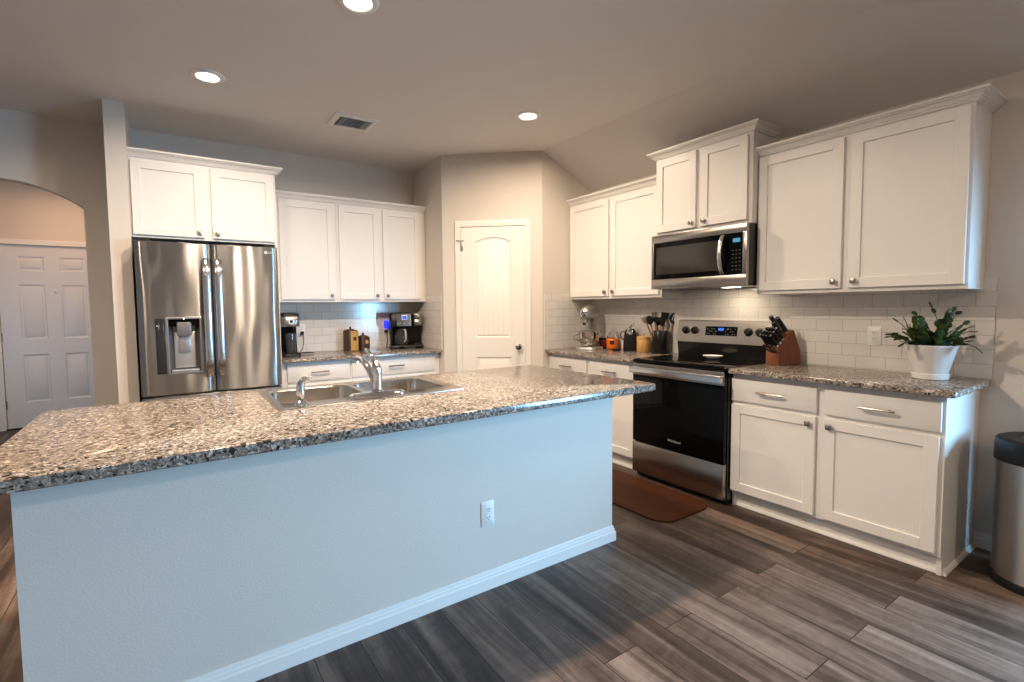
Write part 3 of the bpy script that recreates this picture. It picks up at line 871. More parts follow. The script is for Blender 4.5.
# badge: ring with letters
lx, lz = .382, 1.768
yq = -.0088
MB().lathe([(.0115, 0), (.0115, .0008), (.001, .0008)], seg=24, Mx=Matrix.Translation((lx - .012, yq + .001, lz)) @ Matrix.Rotation(R(90), 4, 'X'), cap0=False).build('badge', M['mark_white'], rd)
text_mesh('badge_letters', 'LG', .026, M['mark_white'], rd, (lx + .020, yq, lz), (R(90), 0, 0), .0012)
text_mesh('door_marking', 'Inverter Linear', .014, M['mark_grey'], rd, (.345, -.0105, .772), (R(90), 0, 0), .0012)
for x in (-.40, .40): MB().box(x - .04, x + .04, .02, .16, 1.802, 1.828, .006).build('hinge_cover', M['black_matte'], t)
for x in (-.38, .38): MB().cyl((x, .12, 0), (x, .12, .04), .025).build('foot', M['black'], t)

# ================================================================== RANGE
M['mark_dim2'] = mat('faint_marking', (.16, .16, .16), .4)
RC = (R1 + R2) / 2
t = thing('range', 'freestanding stainless and black electric range between the base cabinets', 'range', (0, RC, 0), -90)
hw_ = .376
MB().box(-hw_, hw_, -.595, -.03, .03, .895, .002).build('body', M['enamel'], t)
b = MB()
b.loft([(-hw_ - .002, hw_ + .002, -.630, -.085, .012, .893), (-hw_ - .002, hw_ + .002, -.634, -.085, .014, .903), (-hw_ - .002, hw_ + .002, -.630, -.085, .014, .916), (-hw_ + .006, hw_ - .006, -.622, -.09, .012, .920)], 5)
ck = b.build('cooktop', M['black_gloss'], t, 40)
for bx, by, br in ((-.19, -.47, .115), (.19, -.47, .095), (-.19, -.23, .085), (.19, -.23, .115)):
    MB().lathe([(br, .9202), (br + .003, .9204), (br + .003, .9204), (br, .9203)], bx, by, 40, cap0=False, cap1=False).build('burner_ring', mat('burner_mark', (.035, .035, .037), .2), ck)
b = MB().box(-hw_ + .004, hw_ - .004, -.634, -.596, .285, .888, .004)
dr = b.build('oven_door', M['black_gloss'], t)
b = MB().box(-hw_ + .004, hw_ - .004, -.638, -.634, .800, .888, .0015); b.build('door_trim', M['steel'], dr)
b = MB().box(-hw_ + .006, hw_ - .006, -.682, -.668, .818, .866, .004)
for s in (-1, 1): b.box(s * (hw_ - .022) - .014, s * (hw_ - .022) + .014, -.670, -.636, .824, .860, .002)
b.build('handle', M['handle_steel'], dr)
text_mesh('door_badge', 'Whirlpool', .026, M['mark_grey'], dr, (.0, -.6345, .352), (R(90), 0, 0), .0006)
b = MB().box(-hw_ + .004, hw_ - .004, -.636, -.596, .045, .279, .004); b.build('storage_drawer', M['steel'], t)
# back guard
b = MB()
b.prism([(-.075, .918), (-.03, .918), (-.03, 1.03), (-.088, 1.03)], lambda u, v, d: (d, u, v), -hw_ + .004, hw_ - .004)
b.build('vent_strip', M['enamel'], t)
b = MB()
b.prism([(-.095, 1.030), (-.028, 1.030), (-.028, 1.205), (-.052, 1.205), (-.066, 1.198)], lambda u, v, d: (d, u, v), -hw_, hw_)
gd = b.build('control_panel', M['steel'], t)
def gp(z): return -.095 + (z - 1.03) / .168 * .029
tilt = math.atan2(.029, .168)
for kx in (-.298, -.216, .218, .300):
    z = 1.122
    Mx = Matrix.Translation((kx, gp(z), z)) @ Matrix.Rotation(R(90) - tilt, 4, 'X')
    kn = MB().lathe([(.031, 0), (.031, .004), (.024, .007), (.022, .026), (.020, .029), (.001, .029)], seg=22, Mx=Mx).box(-.004, .004, -.021, .021, .026, .034, .002, Mx=Mx).build('knob', M['black'], gd)
Mx = Matrix.Translation((0.005, gp(1.122), 1.122)) @ Matrix.Rotation(-tilt, 4, 'X')
dp = MB().box(-.128, .128, -.003, .003, -.034, .036, .001, Mx=Mx).build('display_panel', M['black_gloss'], gd)
MB().box(-.022, .022, -.0038, -.0028, .004, .024, Mx=Mx).build('clock_display', M['lcd'], dp)
for i in range(5):
    for j in range(3):
        for sg in (-1, 1):
            if (i + j) % 3 == 2: continue
            xx = sg * (.040 + i * .018); zz = -.022 + j * .020
            MB().box(xx - .004, xx + .004, -.0034, -.0028, zz - .0025, zz + .0025, Mx=Mx).build('button', M['mark_dim2'], dp, smooth=False)
for sx in (-.34, .34):
    for yy in (-.55, -.10): MB().cyl((sx, yy, 0), (sx, yy, .035), .018).build('foot', M['black'], t)
MB().box(-hw_ + .01, hw_ - .01, -.585, -.575, .008, .05).build('toe_plate', M['black'], t)
# spoon rest on the cooktop
b = MB()
b.lathe([(.001, .001), (.034, .001), (.050, .012), (.060, .022), (.057, .024), (.046, .014), (.030, .008), (.001, .007)], seg=28, sx=1.2, sy=.8)
o = b.build('spoon_rest', M['ceramic']); o.location = (-.19, -2.745, .9205); o.rotation_euler = (0, 0, R(-60))
tag(o, 'cream oval spoon rest lying on the black cooktop', 'spoon rest')

# ================================================================== MICROWAVE
t = thing('microwave', 'stainless over-the-range microwave under the raised short cabinet', 'microwave', (0, RC, 0), -90)
z0, z1, dm = 1.452, 1.8655, .418
MB().box(-.379, .379, -dm + .035, -.010, z0 + .012, z1 - .001, .002).build('body', M['enamel'], t)
b = MB()
wx0, wx1, wz0_, wz1_ = -.357, .352, z0 + .075, z1 - .060
# stainless front as four members
b.box(-.379, .379, -dm, -dm + .034, z1 - .060, z1 - .001, .003).box(-.379, .379, -dm, -dm + .034, z0, z0 + .075, .003)
b.box(-.379, wx0, -dm, -dm + .034, z0 + .0725, z1 - .058, .002).box(wx1, .379, -dm, -dm + .034, z0 + .0725, z1 - .058, .002)
fr = b.build('front_frame', M['steel'], t)
dr = MB().box(wx0 - .002, .255, -dm + .002, -dm + .03, wz0_ - .002, wz1_ + .002).build('door', M['black_gloss'], t)
MB().box(wx0 + .022, .186, -dm + .0008, -dm + .003, wz0_ + .035, wz1_ - .035, .0008, 1).build('door_window', mat('oven_window_grey', (.028, .026, .023), .08), dr)
pts = []
for i in range(13):
    u = i / 12
    pts.append((.216, -dm - .006 - .042 * math.sin(math.pi * u) ** .6, z0 + .085 + (z1 - z0 - .155) * u))
MB().tube(pts, .0155, 12, .55, up=(0, 1, 0)).build('handle', M['handle_steel'], dr, 60)
cp = MB().box(.258, wx1 + .002, -dm + .002, -dm + .03, wz0_ - .002, wz1_ + .002).build('control_panel', M['black_gloss'], t)
MB().box(.284, .334, -dm + .001, -dm + .0025, wz1_ - .062, wz1_ - .036).build('clock_display', M['lcd_dim'], cp)
M['mark_dim'] = mat('dim_marking', (.085, .085, .085), .4)
for i in range(3):
    for j in range(6):
        MB().box(.280 + i * .024, .290 + i * .024, -dm + .0012, -dm + .0025, wz0_ + .030 + j * .026, wz0_ + .035 + j * .026).build('button', M['mark_dim'], cp, smooth=False)
text_mesh('badge', 'Whirlpool', .014, M['mark_grey'], fr, (-.03, -dm - .0002, z1 - .03), (R(90), 0, 0), .0006)
b = MB()
b.box(-.372, .372, -dm + .03, -.012, z0 - .001, z0 + .011, .002)
bt = b.build('underside', M['enamel'], t)
lens = MB().box(.10, .20, -.24, -.16, z0 - .004, z0 + .002, .001).build('cooktop_lamp', M['diffuser'], bt)
for sx in (-.2, .1): MB().box(sx - .12, sx + .06, -.34, -.23, z0 - .003, z0 + .001).build('grease_filter', M['steel'], bt)
area_light('lamp', (.15, -.20, z0 - .008), (0, 0, 0), .10, .07, 1.3, (1, .80, .58), 'RECTANGLE', t)

# ================================================================== SMALL WALL THINGS
def outlet(label, loc, rz, w_=.072, h_=.118):
    t = thing('power_outlet', label, 'outlet', loc, rz)
    MB().loft([(-w_ / 2, w_ / 2, -h_ / 2, h_ / 2, .006, 0), (-w_ / 2, w_ / 2, -h_ / 2, h_ / 2, .006, .003), (-w_ / 2 + .004, w_ / 2 - .004, -h_ / 2 + .004, h_ / 2 - .004, .005, .006)], 4,
              Mx=Matrix(((1, 0, 0, 0), (0, 0, -1, 0), (0, 1, 0, 0), (0, 0, 0, 1)))).build('cover_plate', M['white_plastic'], t)
    for s in (-1, 1):
        rc = MB().loft([(-.016, .016, -.014, .014, .010, .005), (-.016, .016, -.014, .014, .010, .0075)], 5, Mx=Matrix(((1, 0, 0, 0), (0, 0, -1, 0), (0, 1, 0, s * .0195), (0, 0, 0, 1)))).build('receptacle', M['white_plastic'], t)
        b = MB()
        for q in (-.006, .006): b.box(q - .0012, q + .0012, -.0079, -.007, s * .0195 - .001, s * .0195 + .008)
        b.box(-.002, .002, -.0079, -.007, s * .0195 - .009, s * .0195 - .005)
        b.build('slots', M['slot'], rc)
    return t
outlet('white double power outlet low on the painted island front', (-2.402, BYF, .361), 0)
outlet('white double power outlet on the tiles behind the potted plant', (-.008, -3.690, 1.123), -90)
outlet('white double power outlet on the tiles beside the single-cup brewer', (-2.563, -.008, 1.130), 0)
# night light / freshener
t = thing('night_light', 'glowing blue plug-in night light beside the drip coffee maker', 'night light', (-1.718, -.008, 1.158))
MB().loft([(-.036, .036, -.058, .058, .005, 0), (-.036, .036, -.058, .058, .005, .005)], 4, Mx=Matrix(((1, 0, 0, 0), (0, 0, -1, 0), (0, 1, 0, -.03), (0, 0, 0, 1)))).build('outlet_plate', M['white_plastic'], t)
MB().loft([(-.022, .022, -.036, .036, .014, .005), (-.027, .027, -.042, .042, .02, .015), (-.026, .026, -.04, .04, .02, .035), (-.016, .016, -.028, .028, .014, .045)], 6, Mx=Matrix(((1, 0, 0, 0), (0, 0, -1, 0), (0, 1, 0, 0), (0, 0, 0, 1)))).build('glowing_body', M['night'], t, 60)
MB().box(-.014, .014, -.034, -.004, -.050, -.042, .003).build('base', M['white_plastic'], t)
# ================================================================== BACK COUNTER APPLIANCES
t = thing('pod_coffee_maker', 'narrow black single-cup coffee brewer with silver band beside the refrigerator', 'coffee maker', (-2.725, -.27, ZK), 0)
b = MB().loft([(-.075, .075, -.115, .10, .03, .0), (-.075, .075, -.115, .10, .03, .022), (-.068, .068, -.108, .09, .03, .028)], 6); b.build('base', M['black'], t, 50)
b = MB().loft([(-.068, .068, -.01, .10, .03, .026), (-.064, .064, -.01, .10, .03, .27)], 6); b.build('column', M['black_gloss'], t, 50)
b = MB().loft([(-.074, .074, -.105, .105, .035, .262), (-.076, .076, -.107, .105, .036, .268), (-.076, .076, -.107, .105, .036, .352), (-.070, .070, -.10, .10, .034, .358)], 6); hd = b.build('head', M['steel'], t, 50)
b = MB().loft([(-.076, .076, -.104, .104, .036, .356), (-.074, .074, -.100, .104, .036, .374), (-.055, .055, -.08, .085, .03, .384)], 6); b.build('lid', M['black'], t, 50)
MB().lathe([(.026, 0), (.026, .004), (.018, .006), (.001, .006)], seg=20, Mx=Matrix.Translation((.0, -.107, .308)) @ Matrix.Rotation(R(90), 4, 'X')).build('dial', M['white_plastic'], hd)
MB().lathe([(.014, .006), (.013, .009), (.001, .009)], seg=16, Mx=Matrix.Translation((.0, -.107, .308)) @ Matrix.Rotation(R(90), 4, 'X')).build('dial_centre', M['black'], hd)
b = MB().lathe([(.038, .028), (.041, .10), (.042, .19), (.040, .205), (.001, .206)], 0, -.06, 20); b.build('water_tank', M['glass_dark'], t, 50)
co = MB().tube([(-2.561, -.04, 1.085), (-2.556, -.05, 1.06), (-2.556, -.05, 1.01), (-2.572, -.06, .95), (-2.60, -.075, .921), (-2.64, -.10, .919), (-2.67, -.15, .919)], .004, 8).build('power_cord', M['black'], None, 60)
co.parent = t; bpy.context.view_layer.update(); co.matrix_parent_inverse = t.matrix_world.inverted()
pg = MB().box(-2.578, -2.546, -.040, -.017, 1.085, 1.116, .005).build('plug', M['black'], None)
pg.parent = t; pg.matrix_parent_inverse = t.matrix_world.inverted()
t = thing('black_tool', 'thin black utensil lying on the counter beside the single-cup brewer', 'utensil', (-2.585, -.17, .9145), -12)
MB().tube([(-.10, 0, .010), (-.04, 0, .011), (.02, .0, .010), (.09, 0, .009)], [.006, .008, .013, .010], 10, .5, up=(0, 0, 1)).build('body', M['black'], t, 60)
# drip + pod coffee maker
t = thing('coffee_maker', 'wide black and stainless drip coffee maker by the pantry wall', 'coffee maker', (-1.556, -.160, ZK), -18)
b = MB().loft([(-.165, .165, -.135, .11, .02, 0), (-.165, .165, -.135, .11, .02, .03), (-.16, .16, -.13, .105, .02, .036)], 5); b.build('base', M['black'], t, 50)
b = MB().box(-.163, .163, .02, .112, .034, .36, .012).box(-.163, -.145, -.08, .03, .034, .36, .005); b.build('rear_housing', M['black'], t)
b = MB().loft([(-.163, .045, -.125, .03, .012, .222), (-.163, .045, -.127, .03, .012, .232), (-.163, .045, -.127, .03, .012, .362), (-.155, .04, -.118, .03, .012, .370)], 4); b.build('brew_head', M['black'], t, 50)
cpn = MB().loft([(-.105, .042, -.1345, -.126, .004, .232), (-.105, .042, -.1345, -.126, .004, .356)], 4).build('control_panel', M['steel'], t)
MB().box(-.048, -.004, -.1365, -.1335, .300, .336, .001).build('clock_display', M['lcd'], cpn)
MB().box(-.054, .002, -.1352, -.1335, .294, .346, .001).build('display_bezel', M['mark_white'], cpn)
for xx in (-.075, -.028, .018): MB().lathe([(.009, 0), (.009, .004), (.001, .0045)], seg=14, Mx=Matrix.Translation((xx, -.1345, .258)) @ Matrix.Rotation(R(90), 4, 'X')).build('button', M['chrome'], cpn)
b = MB().lathe([(.052, .236), (.054, .240), (.054, .290), (.051, .294), (.051, .300), (.054, .304), (.054, .352), (.050, .358), (.001, .360)], .107, -.070, 26); b.build('pod_head', M['steel'], t, 40)
b = MB().lathe([(.052, .004), (.056, .012), (.001, .013)], .107, -.07, 20); b.box(.062, .155, -.132, -.02, .03, .05, .004); b.build('pod_tray', M['black'], t)
cf = MB().lathe([(.050, .038), (.066, .044), (.075, .075), (.073, .12), (.060, .165), (.052, .185), (.054, .190)], -.055, -.055, 28, cap1=False).build('carafe', M['glass_dark'], t, 50)
MB().lathe([(.055, .186), (.057, .194), (.052, .206), (.03, .214), (.001, .215)], -.055, -.055, 24).build('carafe_lid', M['black'], cf, 50)
MB().tube([(-.035, -.115, .195), (-.022, -.150, .192), (-.018, -.160, .16), (-.018, -.155, .10), (-.030, -.128, .07)], .009, 10, .8).build('carafe_handle', mat('handle_grey', (.52, .51, .49), .35, .3), cf, 60)
MB().lathe([(.060, .036), (.060, .040), (.001, .040)], -.055, -.055, 24).build('hot_plate', M['black_gloss'], t)
for xx in (-.055, .107): MB().box(xx - .03, xx + .03, -.140, -.128, .004, .024, .004).build('front_foot', M['black_gloss'], t)
def place_world(o, par):
    o.parent = par
    bpy.context.view_layer.update()
    o.matrix_parent_inverse = par.matrix_world.inverted()
co = MB().tube([(-1.722, -.042, 1.085), (-1.722, -.050, 1.05), (-1.716, -.05, .99), (-1.728, -.05, .95), (-1.735, -.055, .924), (-1.70, -.06, .920), (-1.66, -.07, .920)], .004, 8).build('power_cord', M['black'], None, 60)
place_world(co, t)
pg = MB().box(-1.737, -1.707, -.040, -.009, 1.072, 1.102, .005).build('plug', M['black'], None); place_world(pg, t)
# two wooden canisters
def canister(label, loc, rz, w_, h_, front, side):
    t = thing('wooden_canister', label, 'canister', loc, rz, 'wooden canisters on the back counter')
    MB().loft([(-w_ / 2, w_ / 2, -w_ / 2, w_ / 2, .02, 0), (-w_ / 2, w_ / 2, -w_ / 2, w_ / 2, .02, h_ - .012), (-w_ / 2 + .006, w_ / 2 - .006, -w_ / 2 + .006, w_ / 2 - .006, .018, h_)], 5).build('body', side, t, 50)
    MB().loft([(-w_ / 2 + .016, w_ / 2 - .001, -w_ / 2 - .0015, -w_ / 2 + .02, .004, .004), (-w_ / 2 + .016, w_ / 2 - .001, -w_ / 2 - .0015, -w_ / 2 + .02, .004, h_ - .010)], 3).build('front_board', front, t, 50)
    MB().lathe([(.020, -.0004), (.020, .0018), (.001, .0020)], seg=20, Mx=Matrix.Translation((.008, -w_ / 2 - .0015, h_ * .58)) @ Matrix.Rotation(R(90), 4, 'X')).build('medallion', M['walnut'] if front is M['bamboo'] else M['bamboo'], t)
    MB().lathe([(w_ * .36, h_), (w_ * .36, h_ + .006), (.012, h_ + .010), (.008, h_ + .014), (.011, h_ + .024), (.008, h_ + .032), (.001, h_ + .033)], seg=18).build('lid', M['walnut'], t, 50)
    return t
canister('tall wooden canister with a light bamboo front and dark left side', (-2.130, -.125, ZK), 22, .108, .205, M['bamboo'], M['walnut'])
c2 = canister('short dark wooden canister with a round pale medallion', (-1.998, -.110, ZK), 18, .092, .140, M['walnut'], M['walnut'])

# ================================================================== RIGHT COUNTER THINGS
t = thing('stand_mixer', 'silver stand mixer with a steel bowl in the counter corner', 'mixer', (-.255, -1.515, ZK), 205)
# local +x = facing direction
b = MB().loft([(-.13, .125, -.105, .105, .06, 0), (-.13, .125, -.105, .105, .06, .018), (-.12, .115, -.095, .095, .055, .030)], 8); b.build('base', M['silver'], t, 50)
b = MB().loft([(-.125, -.03, -.05, .05, .03, .026), (-.122, -.045, -.042, .042, .03, .12), (-.122, -.04, -.045, .045, .03, .25), (-.125, -.02, -.05, .05, .03, .30)], 6); b.build('column', M['silver'], t, 60)
lp = []
for x, r, zc in ((-.165, .02, .345), (-.155, .045, .346), (-.12, .064, .347), (-.06, .071, .350), (0, .069, .350), (.06, .064, .347), (.11, .057, .343), (.135, .050, .340), (.142, .042, .339)):
    lp.append([(x, r * .95 * math.cos(2 * math.pi * j / 20), zc + r * 1.05 * math.sin(2 * math.pi * j / 20)) for j in range(20)])
hd = MB().rings(lp).build('motor_head', M['silver'], t, 60)
MB().lathe([(.036, 0), (.036, .008), (.028, .012), (.001, .012)], seg=24, Mx=Matrix.Translation((.140, 0, .339)) @ Matrix.Rotation(R(90), 4, 'Y')).build('attachment_hub', M['chrome'], hd)
MB().box(-.026, .026, -.006, .006, .009, .0145, .003, Mx=Matrix.Translation((.140, 0, .339)) @ Matrix.Rotation(R(90), 4, 'Y') @ Matrix.Rotation(R(40), 4, 'Z')).build('hub_bar', M['black'], hd)
MB().box(-.04, .03, -.0735, -.066, .33, .342, .002).build('trim_band', M['black'], hd)
MB().lathe([(.022, .28), (.026, .262), (.010, .255), (.008, .20)], .07, 0, 16).build('beater_shaft', M['chrome'], t, 50)
bw = MB().lathe([(.030, .034), (.055, .036), (.060, .045), (.085, .075), (.096, .115), (.099, .165), (.103, .172), (.101, .176), (.095, .168), (.092, .115), (.080, .078), (.050, .050), (.001, .048)], .045, 0, 32).build('bowl', mat('polished_bowl', (.62, .58, .54), .1, 1.0), t, 60)
for sy in (-1, 1):
    MB().tube([(-.06, sy * .06, .14), (-.03, sy * .105, .142), (.02, sy * .118, .142), (.06, sy * .112, .142)], .010, 8).build('bowl_arm', M['silver'], t, 60)
MB().tube([(.045 + .07, -.07, .155), (.13, -.105, .15), (.13, -.11, .11), (.10, -.07, .085)], .006, 8).build('bowl_handle', M['chrome'], bw, 60)
MB().cyl((-.05, -.052, .24), (-.05, -.085, .24), .012, 12).build('speed_lever', M['black'], t)
# jars
t = thing('glass_jar', 'lidded glass jar of orange sweets beside the stand mixer', 'jar', (-.105, -1.662, ZK), 0)
MB().lathe([(.052, .100), (.0525, .112), (.048, .125), (.034, .140), (.033, .150), (.037, .153)], seg=26, cap0=False, cap1=False).build('glass', M['glass'], t, 60)
MB().lathe([(.040, .0), (.050, .005), (.053, .018), (.053, .105), (.046, .112), (.001, .114)], seg=24).build('sweets', M['orange'], t, 60)
MB().lathe([(.039, .152), (.040, .160), (.030, .168), (.012, .174), (.010, .182), (.014, .190), (.010, .198), (.001, .200)], seg=22).build('lid', M['glass'], t, 60)
MB().box(-.03, .012, -.054, -.0525, .05, .085, Mx=Matrix.Rotation(R(-40), 4, 'Z')).build('label_mark', M['walnut'], t)
t = thing('red_jar', 'small dark red jar half hidden behind the jar of orange sweets', 'jar', (-.070, -1.505, ZK), 0)
MB().lathe([(.036, .0), (.042, .006), (.044, .03), (.044, .065), (.038, .080), (.034, .084)], seg=22).build('body', M['red'], t, 60)
MB().lathe([(.037, .083), (.038, .097), (.035, .100), (.001, .101)], seg=22).build('lid', M['black'], t, 50)
# can opener
t = thing('can_opener', 'upright black electric can opener with a chrome cutter', 'can opener', (-.105, -1.880, ZK), 129)
MB().loft([(-.062, .062, -.05, .05, .02, 0), (-.062, .062, -.05, .05, .02, .02), (-.056, .056, -.045, .045, .02, .13), (-.046, .046, -.038, .038, .02, .185), (-.030, .030, -.028, .028, .015, .200)], 6).build('housing', M['black'], t, 50)
MB().tube([(.022, .040, .165), (.012, .046, .195), (-.008, .030, .225), (-.030, .020, .252)], [.012, .014, .009, .006], 10).build('lever', M['chrome'], t, 60)
MB().lathe([(.024, 0), (.024, .006), (.012, .012), (.001, .012)], seg=16, Mx=Matrix.Translation((0, .042, .172)) @ Matrix.Rotation(R(-90), 4, 'X')).build('cutter', M['chrome'], t, 50)
MB().tube([(.05, .0, .17), (.075, 0, .178), (.086, 0, .15), (.078, 0, .115), (.055, 0, .10)], .005, 8).build('cord_loop', M['black'], t, 60)
# small flat black item of unknown kind between jar and opener
o = MB().loft([(-.04, .04, -.03, .03, .012, 0), (-.045, .045, -.034, .034, .014, .018), (-.03, .03, -.02, .02, .01, .020)], 5).build('small_black_item', M['black'])
o.location = (-.20, -1.80, ZK); o.rotation_euler = (0, 0, R(40))
tag(o, 'small flat black item on the counter in front of the can opener', 'dish')
o = MB().tube([(-.05, 0, .006), (0, 0, .007), (.03, .012, .006), (.06, .01, .005)], [.006, .006, .012, .010], 10, .45, up=(0, 0, 1)).build('measuring_spoon', M['chrome'], None, 60)
o.location = (-.27, -1.70, ZK + .001); o.rotation_euler = (0, 0, R(-50))
tag(o, 'small metal spoon lying in front of the orange jar', 'spoon')
# bamboo canister
t = thing('bamboo_canister', 'round yellow bamboo canister left of the utensil crock', 'canister', (-.100, -2.025, ZK), 0)
MB().lathe([(.055, 0), (.059, .004), (.059, .115), (.055, .119), (.001, .119)], seg=28).build('body', M['bamboo'], t, 50)
MB().lathe([(.060, .119), (.061, .124), (.056, .137), (.030, .143), (.010, .145), (.008, .150), (.011, .158), (.001, .163)], seg=28).build('lid', M['bamboo'], t, 50)
# utensil crock + utensils
CX, CY = -.100, -2.200
o = MB().lathe([(.066, 0), (.069, .004), (.071, .19), (.069, .193), (.065, .190), (.063, .02), (.001, .018)], seg=32).build('utensil_crock', M['crock'], None, 50)
o.location = (CX, CY, ZK)
tag(o, 'black ceramic crock holding cooking utensils beside the range', 'crock')
lat = Vector((.8357, -.5492, 0)); dep = Vector((.5492, .8357, 0))
def utensil(name, label, l0, d0, l1, d1, ztop, kind):
    base_ = lat * l0 + dep * d0
    tip = lat * l1 + dep * d1 + Vector((0, 0, ztop))
    foot = base_ + Vector((0, 0, .026))
    t = thing(name, label, 'utensil', (CX + base_.x, CY + base_.y, ZK + .026), 0, 'utensils in the black crock')
    dv = (tip - foot)
    Lh = dv.length; u = dv.normalized()
    hl = Lh - kind[1]
    MB().tube([Vector((0, 0, 0)), u * hl * .5, u * hl], [.007, .0085, .0065], 10).build('handle', M['handle_wood'], t, 60)
    z_ = u; x_ = (lat - z_ * lat.dot(z_)).normalized(); y_ = z_.cross(x_)
    Mx = Matrix.Translation(u * (Lh - kind[1])) @ Matrix((x_, y_, z_)).transposed().to_4x4()
    h = MB(); L_ = kind[1]
    k_ = kind[0]
    if k_ == 'spoon':
        h.ell((0, 0, L_ * .58), .031, .010, L_ * .46, 16, Mx); h.tube([Mx @ Vector((0, 0, -.01)), Mx @ Vector((0, 0, L_ * .3))], .006, 8)
    elif k_ == 'slot':
        h.lathe([(.040, -.004), (.043, 0), (.040, .004), (.034, .001), (.001, .000)], seg=24, sx=1, sy=1.15, Mx=Mx @ Matrix.Translation((0, 0, L_ * .58)) @ Matrix.Rotation(R(90), 4, 'X'))
        h.tube([Mx @ Vector((0, 0, -.01)), Mx @ Vector((0, 0, L_ * .2))], .006, 8)
    elif k_ == 'ladle':
        h.ell((0, -.012, L_ * .66), .034, .026, .036, 16, Mx); h.tube([Mx @ Vector((0, 0, -.01)), Mx @ Vector((0, 0, L_ * .5))], .006, 8)
    elif k_ == 'turner':
        h.loft([(-.012, .012, -.003, .003, .002, 0), (-.030, .030, -.003, .003, .002, L_ * .35), (-.034, .034, -.003, .003, .002, L_)], 3, Mx=Mx)
    elif k_ == 'fork':
        for q in (-.020, -.007, .007, .020): h.tube([Mx @ Vector((q * .4, 0, 0)), Mx @ Vector((q, 0, L_ * .4)), Mx @ Vector((q, -.01, L_))], .0045, 7)
        h.ell((0, 0, L_ * .3), .022, .007, L_ * .22, 12, Mx)
    hd_ = h.build('head', M['black_matte'] if kind[2] else M['silver'], t, 50)
    if k_ == 'slot':
        s = MB()
        for q in (-.016, 0, .016): s.box(q - .003, q + .003, -.0062, -.0042, -.022, .022, .001, Mx=Mx @ Matrix.Translation((0, 0, L_ * .58)))
        s.build('slots', M['cream'], hd_)
utensil('turner', 'slim steel-edged turner leaning left out of the black crock', -.030, .0, -.135, .0, .315, ('turner', .060, 0))
utensil('cooking_spoon', 'black cooking spoon leaning left in the crock, wooden handle', -.025, -.02, -.106, -.02, .322, ('spoon', .085, 1))
utensil('pasta_fork', 'black pasta fork standing upright at the middle of the crock', -.012, .015, -.046, .02, .352, ('fork', .080, 1))
utensil('serving_spoon', 'tall black serving spoon just right of the pasta fork', .002, -.015, .012, -.02, .318, ('spoon', .085, 1))
utensil('flat_turner', 'black flat turner with wooden handle leaning slightly right in the crock', .012, .02, .050, .02, .350, ('turner', .068, 1))
utensil('slotted_spoon', 'round black slotted spoon leaning far right out of the crock', .028, -.01, .130, -.01, .338, ('slot', .095, 1))
utensil('ladle', 'black ladle behind the spoons at the back of the crock', -.004, .035, -.01, .045, .300, ('ladle', .075, 1))
# knife block and knives
KB = Vector((-.128, -3.208, ZK)); KH = 157
t = thing('knife_block', 'slanted cherry wood knife block beside the range', 'knife block', KB, KH)
prof = [(.072, .0), (.072, .118), (-.025, .236), (-.040, .237), (-.088, .10), (-.100, .04), (-.098, .015), (-.085, .0)]   # local +x = front
kbw = .062
b = MB().prism(prof, lambda u, v, d: (u, d, v), -kbw, kbw)
bmesh.ops.bevel(b.bm, geom=b.bm.edges[:], offset=.004, segments=2, affect='EDGES')
kbo = b.build('block', M['cherry'], t, 40)
MB().box(-.08, .066, -kbw + .01, kbw - .01, -.0005, .001).build('base_pad', M['rubber'], kbo)
sl = Vector((-.105, 0, .118)).normalized(); out = Vector((.090, 0, .125)).normalized()
P0 = Vector((.072, 0, .118))
Rz = Matrix.Rotation(R(KH), 4, 'Z')
def knife(label, s, y, ln, r, cat='knife', grp='knives in the cherry block', name='knife'):
    p = KB + (Rz @ (P0 + sl * s + Vector((0, y, 0))))
    t = thing(name, label, cat, p, KH, grp)
    d = out
    up_ = sl
    MB().tube([d * .004, d * .016], r * 1.05, 10, .65, up=(0, 1, 0)).build('bolster', M['chrome'], t, 60)
    MB().tube([d * .015, d * (ln * .35), d * (ln * .7) , d * ln - up_ * .004], [r, r * 1.12, r, r * 1.1], 10, .65, up=(0, 1, 0)).build('handle', M['black'], t, 60)
    MB().tube([d * ln - up_ * .004, d * (ln + .006) - up_ * .004], r * 1.02, 10, .65, up=(0, 1, 0)).build('end_cap', M['chrome'], t, 60)
    MB().box(-.001, .001, -.0008, .0008, -.06, .004, Mx=Matrix.Translation(d * -.0) @ Matrix((Vector((0, 1, 0)).cross(d), Vector((0, 1, 0)), d)).transposed().to_4x4()).build('blade', M['chrome'], t)
rows = ['lowest', 'second', 'third']
cols = ['left end', 'left of centre', 'right of centre', 'right end']
for i in range(3):
    for j in range(4):
        knife('steak knife with black handle, %s of its row, %s row of the block' % (cols[j], rows[i]), .006 + i * .031, (.045, .016, -.013, -.042)[j], .100, .0110, name='steak_knife')
knife('long black-handled chef knife at the top left of the knife block', .128, .030, .130, .0150)
knife('black-handled utility knife in the middle of the top slots', .106, -.002, .110, .013)
knife('long black-handled bread knife at the top right of the knife block', .138, -.036, .130, .0150)
t = thing('kitchen_scissors', 'black-handled scissors hanging in the lower front of the knife block', 'scissors', KB + (Rz @ (P0 + Vector((.004, .034, -.030)))), KH, None)
for sy in (-1, 1):
    MB().tube([Vector((.012, sy * .004, 0))] + [Vector((.044 + .028 * math.cos(a), sy * .022 + .018 * math.sin(a), .026 + .024 * math.cos(a))) for a in [math.pi + i * math.pi / 5 for i in range(11)]], .005, 8).build('handle', M['black'], t, 60)
MB().cyl((-.05, 0, -.02), (.014, 0, .003), .004, 8).build('blade', M['chrome'], t)
